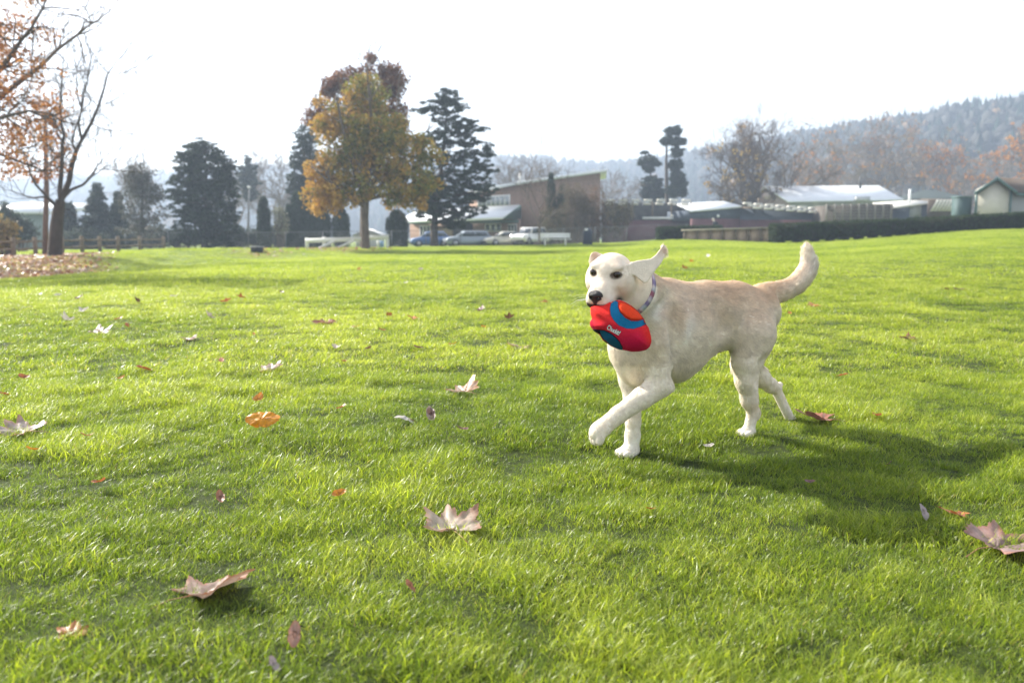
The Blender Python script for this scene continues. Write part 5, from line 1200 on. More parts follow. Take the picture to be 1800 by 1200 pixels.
m = MB(); slab(m, [(mm[0], 71.8, H(402, 72)), (b[0] + .3, 71.8, H(414, 72)), (b[0] + .3, 75.2, H(414, 72)), (mm[0], 75.2, H(402, 72))], .08); slab(m, [(a[0] - .3, 71.8, H(414, 72)), (mm[0] - .01, 71.8, H(402, 72)), (mm[0] - .01, 75.2, H(402, 72)), (a[0] - .3, 75.2, H(414, 72))], .08); m.build('roof', mat('pale_roof', (.5, .5, .5), rough=.6), ct)

# -- wooden rail fence on the left
rfn = [(-42, 38), (29, 41), (67, 42), (114, 45), (149, 47), (180, 49), (212, 51), (250, 54), (292, 58)]
f = empty('rail_fence', on(67, 42), 'weathered wooden post and rail fence behind the leafy bank', 'fence')
for px, Y in rfn:
    p = on(px, Y); m = MB(); m.box((p.x, p.y, p.z + .42), (.15, .15, 1.0)); m.build('post', timber, f)
for (p1_, Y1), (p2_, Y2) in zip(rfn, rfn[1:]):
    a, b = on(p1_, Y1), on(p2_, Y2)
    for h in (.36, .72): m = MB(); m.tube([a + Vector((0, 0, h)), (a + b) / 2 + Vector((0, 0, h - .02)), b + Vector((0, 0, h))], .05, 6); m.build('rail', timber, f)
# -- chain link fence
cf = [(225, 60), (300, 61), (372, 62), (440, 63), (505, 63), (570, 63.5), (630, 64), (690, 64), (750, 64.5), (810, 65), (870, 65), (930, 65.5), (990, 66), (1045, 66), (1100, 66.5), (1155, 67), (1205, 67.5)]
f = empty('chain_link_fence', on(690, 64), 'thin grey chain link fence running along the far edge of the lawn', 'fence')
wires = [[], []]
for i, (px, Y) in enumerate(cf):
    p = on(px, Y); m = MB(); m.tube([p - Vector((0, 0, .1)), p + Vector((0, 0, 1.25))], .03, 6); m.build('post', galv, f)
    if i + 1 < len(cf):
        q = on(*cf[i + 1]); L = (q - p).length; a1 = np.array(p + Vector((0, 0, 1.22))); b1_ = np.array(q + Vector((0, 0, 1.22)))
        m = MB(); m.tube([a1, b1_], .017, 6); m.build('top_rail', galv, f)
        n = int(L / .14)
        for k in range(n):
            for s0, s1 in ((k, min(k + 8, n)), (k, max(k - 8, 0))):
                u0, u1 = s0 / n, s1 / n; h1 = abs(s1 - s0) / 8 * 1.18; wires[0].append((a1 * (1 - u0) + b1_ * u0) - np.array([0, 0, 1.2])); wires[1].append((a1 * (1 - u1) + b1_ * u1) - np.array([0, 0, 1.2 - h1]))
V_, F_ = segs_mesh(wires[0], wires[1], np.full(len(wires[0]), .0035), np.full(len(wires[0]), .0035), 3); link('wire_mesh', mesh_np('wire_mesh', V_, F_, [galv]), f)
# -- white barrier
bw = empty('white_barrier', on(600, 51), 'low white painted wooden barrier with slanting braces near the maple', 'barrier')
def at(px, py, Y): return np.array(W(px, py, Y))
for px, y0, y1 in ((540, 438, 418), (570, 439, 416), (681, 438, 418)):
    c0, c1 = at(px, y0 + 2, 50.5), at(px, y1, 50.5); m = MB(); m.box((c0[0], 50.5, (c0[2] + c1[2]) / 2), (.18, .16, c1[2] - c0[2])); m.build('post', white_paint, bw)
for (xa, ya_), (xb, yb) in (((537, 423), (640, 420)), ((638, 419), (683, 416))):
    a, b = at(xa, ya_, 50.35), at(xb, yb, 50.35); m = MB(); m.hexa([a + (0, 0, -.13), b + (0, 0, -.13), b + (0, .12, -.13), a + (0, .12, -.13), a + (0, 0, .13), b + (0, 0, .13), b + (0, .12, .13), a + (0, .12, .13)]); m.build('top_beam', white_paint, bw)
for (xa, ya_), (xb, yb) in (((552, 440), (588, 424)), ((584, 440), (622, 423))):
    m = MB(); m.tube([at(xa, ya_, 50.2), at(xb, yb, 50.2)], .07, 4); m.build('brace', white_paint, bw)
d_ = MB(); p = at(668, 430, 52); d_.box((p[0] - .09, 52, p[2]), (.16, .3, .5)); d_.build('jug', white_paint)
tag(bpy.data.objects['jug'], 'small pale blue and white container under the right end of the white barrier', 'container')
d2_ = MB(); d2_.box((p[0] + .12, 51.95, p[2] + .02), (.2, .28, .44)); d2_.build('panel', mat('pale_blue', (.25, .38, .55), rough=.6), bpy.data.objects['jug'])
# -- utility box on the bank
p = W(452, 438, 42.5); ub = empty('utility_box', p, 'low dark utility box with a pale lid sunk in the grassy bank', 'utility box')
m = MB(); m.box((p.x, p.y, p.z - .03), (.52, .4, .26)); m.build('box', dark_in, ub)
m = MB(); m.box((p.x, p.y, p.z + .125), (.60, .46, .05)); m.build('lid', mat('pale_lid', (.33, .33, .34), rough=.6), ub)
# -- pole, lamp
p = on(82, 43); po = empty('utility_pole', p, 'reddish brown wooden pole rising just left of the bare tree trunk', 'pole')
m = MB(); m.tube([p - Vector((0, 0, .2)), W(82, 330, 43), W(79, 205, 43)], [.13, .12, .09], 10); m.build('shaft', mat('red_brown_wood', (.17, .11, .09), rough=.85, var=.2, scale=3), po)
m = MB(); c = W(79, 212, 43); m.box((c.x, c.y - .14, c.z), (.9, .1, .1), rz=.9); m.build('crossarm', timber, po)
p = on(439, 72); po = empty('lamp_post', p, 'thin pale metal pole standing in front of the pale spruce', 'pole')
m = MB(); m.tube([p, W(438, 330, 72)], .045, 6); m.build('shaft', galv, po); m = MB(); c = W(438, 329, 72); m.sphere((c.x, c.y, c.z), (.16, .16, .1), 8, 5); m.build('lamp_head', white_paint, po)

# -- bench
Yb_ = 60.; p = on(975, Yb_); bn = empty('park_bench', p, 'white park bench facing the lawn beside the dark litter bin', 'bench'); xb0, xb1 = X(949, Yb_), X(1002, Yb_)
z0 = p.z
for k in range(2): m = MB(); m.box(((xb0 + xb1) / 2, Yb_ + .28, z0 + .62 + k * .17), (xb1 - xb0, .05, .15)); m.build('backrest_board', white_paint, bn)
m = MB(); m.box(((xb0 + xb1) / 2, Yb_ - .05, z0 + .44), (xb1 - xb0 + .1, .45, .05)); m.build('seat', white_paint, bn)
for q in (xb0 + .35, xb1 - .35): m = MB(); m.box((q, Yb_, z0 + .2), (.09, .4, .46)); m.box((q, Yb_ + .32, z0 + .45), (.08, .05, .75)); m.build('leg', white_paint, bn)
p = on(1032, 60.5); lb = empty('litter_bin', p, 'dark cylindrical litter bin with a pale domed top right of the bench', 'litter bin')
m = MB(); m.tube([p - Vector((0, 0, .05)), p + Vector((0, 0, .05)), p + Vector((0, 0, .9)), p + Vector((0, 0, .95))], [.30, .34, .34, .31], 16); m.build('body', mat('navy_plastic', (.02, .028, .045), rough=.5), lb, True)
m = MB(); m.sphere((p.x, p.y, p.z + .94), (.31, .31, .22), 14, 8); m.build('dome', mat('dark_dome', (.03, .038, .055), rough=.45), lb, True)
m = MB(); m.box((p.x - .12, p.y - .24, p.z + 1.05), (.2, .1, .12)); m.build('flap', white_paint, lb)

# -- timber retaining wall
rw = empty('timber_wall', on(1280, 61), 'low wall of brown timber panels and dark posts with a pale capping', 'wall')
pts = [(1201 + k * 22.2, 62.0 - k * .25) for k in range(8)]
for k, (px, Y) in enumerate(pts):
    g0 = on(px, Y); zt = H(405 - k * .75, Y); m = MB(); m.box((g0.x, g0.y - .06, (g0.z - .1 + zt) / 2), (.16, .16, zt - g0.z + .1)); m.build('post', timber, rw)
    if k < 7:
        g1 = on(*pts[k + 1]); zt1 = H(405 - (k + 1) * .75, pts[k + 1][1]); m = MB(); m.hexa([(g0.x, g0.y, g0.z - .2), (g1.x, g1.y, g1.z - .2), (g1.x, g1.y + .1, g1.z - .2), (g0.x, g0.y + .1, g0.z - .2), (g0.x, g0.y, zt - .02), (g1.x, g1.y, zt1 - .02), (g1.x, g1.y + .1, zt1 - .02), (g0.x, g0.y + .1, zt - .02)]); m.build('panel', timber_l, rw)
a, b = on(*pts[0]), on(*pts[-1]); za_, zb2 = H(404, pts[0][1]), H(399, pts[-1][1])
m = MB(); m.hexa([(a.x - .2, a.y - .3, za_ - .08), (b.x, b.y - .3, zb2 - .08), (b.x, b.y + .2, zb2 - .08), (a.x - .2, a.y + .2, za_ - .08), (a.x - .2, a.y - .3, za_), (b.x, b.y - .3, zb2), (b.x, b.y + .2, zb2), (a.x - .2, a.y + .2, za_)]); m.build('capping', mat('pale_capping', (.42, .38, .29), rough=.85), rw)

# -- clipped hedges
HEDGE = [(.018, .034, .012), (.030, .052, .016), (.045, .07, .02)]
def hedge(name, label, pts, width, seed, n, gap=.06):
    h0 = on(pts[0][0], pts[0][1]); t = empty(name, h0, label, 'hedge'); core = MB(); P = []
    for px, Y, yt in pts: g0 = on(px, Y); P.append((g0, H(yt, Y)))
    for (a, za), (b, zb) in zip(P, P[1:]):
        core.hexa([(a.x, a.y + .1, a.z + gap + .06), (b.x, b.y + .1, b.z + gap + .06), (b.x, b.y + width - .1, b.z + gap + .06), (a.x, a.y + width - .1, a.z + gap + .06), (a.x, a.y + .1, za - .1), (b.x, b.y + .1, zb - .1), (b.x, b.y + width - .1, zb - .1), (a.x, a.y + width - .1, za - .1)])
        k = max(1, int((b - a).length / .9))
        for i in range(k): u = (i + .5) / k; c = a.lerp(b, u); core.box((c.x, c.y + width / 2, c.z + .12), (.35, width * .6, .5))
    core.build('stems', mat(name + '_core', (.02, .022, .012), rough=1) , t)
    rs = np.random.RandomState(seed); cs = []; L = [(b - a).length for (a, _), (b, _) in zip(P, P[1:])]; ks = rs.choice(len(L), n, p=np.array(L) / sum(L)); nz_ = rs.rand(n)
    for i in range(n):
        (a, za), (b, zb) = P[ks[i]], P[ks[i] + 1]; u = rs.rand(); x = a.x + (b.x - a.x) * u; y = a.y + (b.y - a.y) * u; zg = a.z + (b.z - a.z) * u; zt = za + (zb - za) * u - .03; f = rs.rand()
        if f < .45: cs.append((x, y + .03 * rs.normal(), zg + gap + (.16 * max(0, math.sin(x * .83 + seed) * math.sin(x * 2.3)) if rs.rand() < .8 else 0) + (zt - zg - gap) * rs.rand() ** .85))
        elif f < .85: cs.append((x, y + width * rs.rand(), zt - .04 + .02 * rs.normal()))
        else: cs.append((x, y + width, zg + gap + (zt - zg - gap) * rs.rand()))
    for (a, za) in (P[0], P[-1]):
        for _ in range(140): cs.append((a.x, a.y + width * rs.rand(), a.z + gap + (za - a.z - gap) * rs.rand()))
    cs = np.array(cs); leaf_obj('foliage', [leaves(cs, np.full(len(cs), .13), 16, .034, HEDGE, seed + 1)], needle_mat, t)
hedge('hedge', 'long low clipped dark hedge along the right edge of the lawn', [(1360, 57, 394), (1450, 57, 390.5), (1600, 57, 384.5), (1800, 57, 373.5), (1980, 57, 364)], 1.5, 70, 2600)
hedge('low_hedge', 'short rounded green hedge at the left end of the timber wall', [(1157, 63, 399.5), (1205, 63.6, 397.5), (1266, 64.5, 397)], 1.3, 75, 500, gap=.02)

# -- parked cars
def car(label, px, Y, yaw, col, prof, wid=1.75, z=None, name='parked_car', cat='car', scale=1.0, rough=.3):
    "prof: (x, z_low_body_top) outline of the body and of the cabin in metres, nose at -x"
    body, cab, axles, wr = prof; p = on(px, Y); p.z = (z if z is not None else p.z)
    t = empty(name, p, label, cat, 'cars parked beyond the fence'); cy, sy = math.cos(yaw), math.sin(yaw)
    paint = mat('car_paint', col, rough=rough, spec=.6, metal=.25, clear=.5)
    def T(x, y, z_): x, y, z_ = x * scale, y * scale, z_ * scale; return (p.x + x * cy - y * sy, p.y + x * sy + y * cy, p.z + z_)
    def loft(poly, sections, name, m, par, smooth=False):
        "sections: (y, inset x scale, z scale about the base)"
        n = len(poly); V = []; mb = MB(); cx = sum(q[0] for q in poly) / n; zb0 = min(q[1] for q in poly)
        for y, sx, sz in sections: V += [T(cx + (q[0] - cx) * sx, y, zb0 + (q[1] - zb0) * sz) for q in poly]
        Fs = []
        for s in range(len(sections) - 1):
            for i in range(n): j = (i + 1) % n; Fs.append((s * n + i, s * n + j, (s + 1) * n + j, (s + 1) * n + i))
        V += [T(cx, sections[0][0], zb0 + .2), T(cx, sections[-1][0], zb0 + .2)]; a, b = len(V) - 2, len(V) - 1; e = (len(sections) - 1) * n
        for i in range(n): j = (i + 1) % n; Fs.append((a, j, i)); Fs.append((b, e + i, e + j))
        mb.add(V, Fs); return mb.build(name, m, par, smooth)
    h = wid / 2
    bo = loft(body, [(-h, .97, .93), (-h + .06, 1, .98), (-h + .22, 1, 1), (h - .22, 1, 1), (h - .06, 1, .98), (h, .97, .93)], 'body', paint, t)
    ca = loft(cab, [(-h + .10, .93, .0), (-h + .12, .96, .2), (-h + .24, .93, .93), (-h + .34, .92, 1), (h - .34, .92, 1), (h - .24, .93, .93), (h - .12, .96, .2), (h - .10, .93, .0)], 'cabin', paint, t)
    cx = sum(q[0] for q in cab) / len(cab); zb0 = min(q[1] for q in cab); zt0 = max(q[1] for q in cab); xs = [q[0] for q in cab]
    for s in (-1, 1):        # side windows
        x0, x1 = min(xs) + .42, max(xs) - .30; w = (x1 - x0) / 2 - .05
        for k in range(2):
            a0 = x0 + k * (w + .1); mb = MB(); yb_, yt_ = s * (h - .10), s * (h - .215); zl_, zh_ = zb0 + .08, zt0 - .10
            sl0 = .28 if k == 0 else 0; sl1 = .22 if k == 1 else 0
            q = [T(a0, yb_, zl_), T(a0 + w, yb_, zl_), T(a0 + w - sl1, yt_, zh_), T(a0 + sl0, yt_, zh_)]; q2_ = [T(a0, yb_ - s * .05, zl_), T(a0 + w, yb_ - s * .05, zl_), T(a0 + w - sl1, yt_ - s * .05, zh_), T(a0 + sl0, yt_ - s * .05, zh_)]
            mb.hexa(q + q2_); mb.build('side_window', glass, ca)
    def quad(L, name, m, par):
        mb = MB(); mb.hexa([T(*q) for q in L] + [T(q[0] + .04, q[1], q[2] - .02) for q in L]); return mb.build(name, m, par)
    # windscreen follows the cabin's front slope
    f0, f1 = cab[0], cab[1]; quad([(cx + (f0[0] - cx) * .95 + .04, -h + .20, f0[1] + .06), (cx + (f0[0] - cx) * .95 + .04, h - .20, f0[1] + .06), (cx + (f1[0] - cx) * .92 - .03, h - .32, f1[1] - .05), (cx + (f1[0] - cx) * .92 - .03, -h + .32, f1[1] - .05)], 'windscreen', glass, ca)
    nx = min(q[0] for q in body); rx = max(q[0] for q in body)
    for s in (-1, 1):
        mb = MB(); c = T(nx + .07, s * (h - .28), .66); mb.sphere(c, (.12, .16, .09), 8, 6); mb.build('headlight', mat('headlight_glass', (.7, .72, .75), rough=.1, spec=.8) if 'headlight_glass' not in bpy.data.materials else bpy.data.materials['headlight_glass'], t)
        mb = MB(); c = T(rx - .04, s * (h - .22), .80); mb.sphere(c, (.06, .10, .10), 8, 6); mb.build('tail_light', mat('tail_red', (.35, .02, .02), rough=.2) if 'tail_red' not in bpy.data.materials else bpy.data.materials['tail_red'], t)
    mb = MB(); mb.hexa([T(nx - .03, -h + .15, .28), T(nx - .03, h - .15, .28), T(nx + .1, h - .1, .28), T(nx + .1, -h + .1, .28), T(nx - .03, -h + .15, .48), T(nx - .03, h - .15, .48), T(nx + .1, h - .1, .48), T(nx + .1, -h + .1, .48)]); mb.build('bumper', dark_in, t)
    for ax in axles:
        for s in (-1, 1):
            mb = MB(); mb.tube([T(ax, s * (h - .20), wr), T(ax, s * (h + .02), wr)], wr * scale, 16); w_ = mb.build('wheel', rubber, t)
            mb = MB(); mb.tube([T(ax, s * (h + .0), wr), T(ax, s * (h + .035), wr)], wr * .62 * scale, 12); mb.build('rim', mat('rim_metal', (.5, .5, .52), rough=.35, metal=.7) if 'rim_metal' not in bpy.data.materials else bpy.data.materials['rim_metal'], w_)
    return t
WAGON = ([(-2.15, .30), (-2.2, .52), (-2.1, .78), (-1.2, .95), (2.1, 1.0), (2.2, .8), (2.2, .35), (2.0, .24), (-2.0, .22)], [(-1.15, .92), (-.45, 1.44), (1.75, 1.46), (2.05, .98)], (-1.35, 1.35), .33)
SEDAN = ([(-2.2, .30), (-2.25, .50), (-2.1, .70), (-1.1, .90), (1.5, .95), (2.2, .92), (2.25, .6), (2.2, .30), (-2.0, .22)], [(-1.2, .88), (-.3, 1.38), (.75, 1.40), (1.75, .93)], (-1.35, 1.4), .32)
HATCH = ([(-1.9, .30), (-1.95, .50), (-1.85, .75), (-1.05, .95), (1.8, 1.02), (1.9, .8), (1.9, .35), (1.7, .22), (-1.8, .22)], [(-1.05, .93), (-.4, 1.45), (1.35, 1.48), (1.8, 1.0)], (-1.2, 1.2), .31)
SUV = ([(-2.1, .40), (-2.15, .65), (-2.1, .98), (-1.15, 1.12), (2.1, 1.15), (2.2, .9), (2.2, .45), (2.0, .34), (-2.0, .34)], [(-1.1, 1.08), (-.6, 1.72), (1.8, 1.74), (2.1, 1.12)], (-1.35, 1.35), .38)
gcar = lambda py, Y: CAMZ - (py - 418) / F * Y
car('blue hatchback parked behind the fence, its middle hidden by the pine trunk', 757, 76, .25, (.06, .14, .32), HATCH, z=gcar(433.5, 76), scale=.92)
car('silver grey estate car parked nose left behind the fence', 823, 75, .30, (.24, .28, .32), WAGON, z=gcar(433.5, 75), scale=.95)
car('champagne beige saloon car between the silver estate and the white off-roader', 889, 75, .38, (.46, .44, .36), SEDAN, z=gcar(432.5, 75), scale=.93)
car('white off-road car parked behind the bench', 931, 74, .95, (.74, .73, .70), SUV, z=gcar(430.5, 74), scale=.88)

# -- the person beyond the low hedge
def person_far():
    Yp_ = 70.; px = 1254; g0 = on(px, Yp_); s = SDF((-.5, -.5, -.02), (.6, .5, 1.85), .02)
    s.cone((0, 0, .95), (-.06, 0, 1.38), .16, .17, .05, lat=1.25); s.cone((-.06, 0, 1.42), (-.13, 0, 1.52), .06, .055, .03); s.ell((-.16, 0, 1.63), (.095, .078, .115), .02)
    s.ell((-.25, 0, 1.61), (.02, .016, .02), .01)
    for q in (-1, 1):
        s.cone((0, q * .09, .92), (-.03 + .1 * q, q * .10, .50), .10, .065, .04); s.cone((-.03 + .1 * q, q * .10, .50), (.02 + .18 * q, q * .10, .08), .065, .042, .02); s.ell((-.04 + .18 * q, q * .10, .045), (.13, .05, .045), .02)
        s.cone((-.05, q * .21, 1.38), (.14, q * .24, 1.12), .062, .05, .04); s.cone((.14, q * .24, 1.12), (.0, q * .2, .92), .045, .034, .02); s.ell((-.03, q * .2, .86), (.035, .02, .06), .015)
    s.cone((.10, 0, 1.32), (.14, 0, .90), .13, .16, .06, lat=1.2)
    v, q = s.mesh(); col = np.tile(np.array([.02, .022, .03]), (len(v), 1)); col[(v[:, 2] > 1.50)] = (.62, .50, .42); col[(v[:, 2] > 1.63) | ((v[:, 0] > -.14) & (v[:, 2] > 1.53))] = (.55, .52, .47); col[v[:, 2] < .92] = (.03, .035, .05); col[(v[:, 2] < .91) & (np.abs(v[:, 1]) > .17)] = (.5, .36, .3); col[v[:, 2] < .09] = (.02, .02, .02)
    me = mesh_np('person', v + np.array(g0), q, [mat('clothes', (.03, .03, .04), rough=.8, attr='cloth')], True); add_color(me, 'cloth', col); tag(link('person', me), 'distant pale haired person in dark clothes standing beyond the low hedge', 'person')
person_far()
# ------------------------------------------------------------------ fallen leaves
dead = bpy.data.materials.new('dead_leaf'); dead.use_nodes = True; nt = dead.node_tree; N_ = nt.nodes; L_ = nt.links; bs = N_['Principled BSDF']
bs.inputs['Roughness'].default_value = .42; bs.inputs['Specular IOR Level'].default_value = .5
at = N_.new('ShaderNodeAttribute'); at.attribute_name = 'leafcol'; no = N_.new('ShaderNodeTexNoise'); no.inputs['Scale'].default_value = 60; no.inputs['Detail'].default_value = 5
tc = N_.new('ShaderNodeTexCoord'); L_.new(tc.outputs['Object'], no.inputs['Vector'])
mr = N_.new('ShaderNodeMapRange'); mr.inputs[1].default_value = .3; mr.inputs[2].default_value = .7; mr.inputs[3].default_value = .72; mr.inputs[4].default_value = 1.2; L_.new(no.outputs[0], mr.inputs[0])
mu = N_.new('ShaderNodeMix'); mu.data_type = 'RGBA'; mu.blend_type = 'MULTIPLY'; mu.inputs[0].default_value = 1; L_.new(at.outputs['Color'], mu.inputs[6]); L_.new(mr.outputs[0], mu.inputs[7]); L_.new(mu.outputs[2], bs.inputs['Base Color'])
bp = N_.new('ShaderNodeBump'); bp.inputs['Strength'].default_value = .4; bp.inputs['Distance'].default_value = .002; L_.new(no.outputs[0], bp.inputs['Height']); L_.new(bp.outputs[0], bs.inputs['Normal'])
tr = N_.new('ShaderNodeBsdfTranslucent'); L_.new(mu.outputs[2], tr.inputs[0]); ms = N_.new('ShaderNodeMixShader'); ms.inputs[0].default_value = .3; L_.new(bs.outputs[0], ms.inputs[1]); L_.new(tr.outputs[0], ms.inputs[2]); L_.new(ms.outputs[0], N_['Material Output'].inputs[0])
LOBES = [(90, 1.0, 13), (48, .86, 13), (132, .86, 13), (8, .62, 13), (172, .62, 13)]
def leaf_outline(th, kind, rs):
    d = np.degrees(th)
    if kind == 'maple':
        r = np.full(th.shape, .50); js = np.random.RandomState(int(rs.randint(1e6)))
        for a, L, w in LOBES:
            a = a + 7 * js.normal(); L = L * (1 + .12 * js.normal())
            x = np.abs((d - a + 180) % 360 - 180) / (w * 1.35); r = np.maximum(r, L * np.clip(1 - x ** .9 * .36, 0, 1))
            for q in (-1, 1):
                x2 = np.abs((d - a - q * 9 + 180) % 360 - 180) / 3.2; r = np.maximum(r, L * .82 * np.clip(1 - x2 * .22, 0, 1) * (x2 < 1.6))
        x = np.abs((d - 270 + 180) % 360 - 180); r = np.where(x < 50, .20 - .1 * np.clip(1 - x / 50, 0, 1), r)
        return r * (1 + .04 * rs.normal(size=th.shape))
    x = (d - 90) * math.pi / 180
    return 1 / np.sqrt((np.cos(th) / .45) ** 2 + (np.sin(th) / .80) ** 2) * (1 + .025 * rs.normal(size=th.shape)) * (1 + .12 * np.cos(2 * x) ** 3)
def fallen_leaf(label, px, py, size, yaw, tilt, roll, kind, top, edge, curl, seed, lift=.03, vein=(.55, .45, .36), group=None, fold=.5, stalk=True, name=None):
    rs = np.random.RandomState(seed); n = 120 if size > .05 else 48; m_ = 9 if size > .05 else 4; th = np.arange(n) * 2 * math.pi / n; ro = leaf_outline(th, kind, rs)
    T_ = (np.arange(m_) + 1) / m_; x = (T_[:, None] * ro * np.cos(th)).ravel(); y = (T_[:, None] * ro * np.sin(th)).ravel()
    x = np.append(x, 0); y = np.append(y, 0); rr = np.hypot(x, y); an = np.arctan2(y, x)
    z = fold * .5 * np.abs(x) ** 1.2 + curl * .6 * rr ** 2.2 + .13 * np.sin(2.0 * an + seed) * rr ** 1.5 + .05 * np.sin(5 * an + seed * 2) * rr + .30 * np.sin(an * 1.5 + seed * 1.7) * np.clip(rr - .5, 0, 1) ** 1.5 + .05 * snoise(np.stack([x, y], 1) * 1.0, seed, 2, 2.5)
    veinw = np.zeros(len(x))
    for a, L, w in LOBES if kind == 'maple' else [(90, .8, 1)]:
        ar = math.radians(a); along = x * math.cos(ar) + y * math.sin(ar); off = np.abs(-x * math.sin(ar) + y * math.cos(ar)); v_ = np.exp(-(off / .025) ** 2) * (along > 0) * (along < L); veinw = np.maximum(veinw, v_); z += -.03 * np.exp(-(off / .06) ** 2) * (along > 0)
    Vv = np.stack([x, y, z], 1) * size; Fq = []
    for s in range(m_ - 1):
        i = np.arange(n); j = (i + 1) % n; Fq.append(np.stack([s * n + i, s * n + j, (s + 1) * n + j, (s + 1) * n + i], 1))
    i = np.arange(n); tri = np.stack([np.full(n, m_ * n), i, (i + 1) % n], 1)
    edgew = np.clip((rr / np.maximum(leaf_outline(an % (2 * math.pi), kind, np.random.RandomState(seed)), .1) - .75) * 4, 0, 1)
    col = np.array(top) * (1 - edgew[:, None] * .6) + np.array(edge) * edgew[:, None] * .6; pt = np.clip(snoise(np.stack([x, y], 1), seed, 2, 1.1), 0, 1)[:, None]; col = col * (1 - .55 * pt) + np.array(edge) * .55 * pt
    vein = np.array(vein) * .5 + np.array(top) * .6; col = col * (1 - .6 * veinw[:, None]) + vein * .6 * veinw[:, None]
    col = col * np.array([.80, .78, .74]); me = mesh_np('leaf', Vv, [np.concatenate(Fq), tri], [dead], smooth=True); add_color(me, 'leafcol', col)
    g0 = G(px, py); R = Matrix.Rotation(yaw, 4, 'Z') @ Matrix.Rotation(tilt, 4, 'X') @ Matrix.Rotation(roll, 4, 'Y')
    o = link(name or ('maple_leaf' if kind == 'maple' else 'fallen_leaf'), me); o.matrix_world = Matrix.Translation(g0 + Vector((0, 0, lift))) @ R
    tag(o, label, 'leaf', group)
    if stalk:
        s_ = MB(); s_.tube([(0, -.12 * size, 0), (.02 * size, -.45 * size, .03 * size), (.10 * size, -.8 * size, -.02 * size)], [.0016, .0012, .0013], 5); so = s_.build('stalk', mat('leaf_stalk', (.32, .16, .09), rough=.6) if 'leaf_stalk' not in bpy.data.materials else bpy.data.materials['leaf_stalk']); so.parent = o
    return o
PALE = (.50, .42, .35); MAUV = (.33, .23, .19); RUST = (.42, .14, .05); ORG = (.62, .24, .03); BRN = (.16, .08, .05); PLUM = (.24, .13, .12); GOLD = (.66, .34, .03); WHT = (.62, .58, .55)
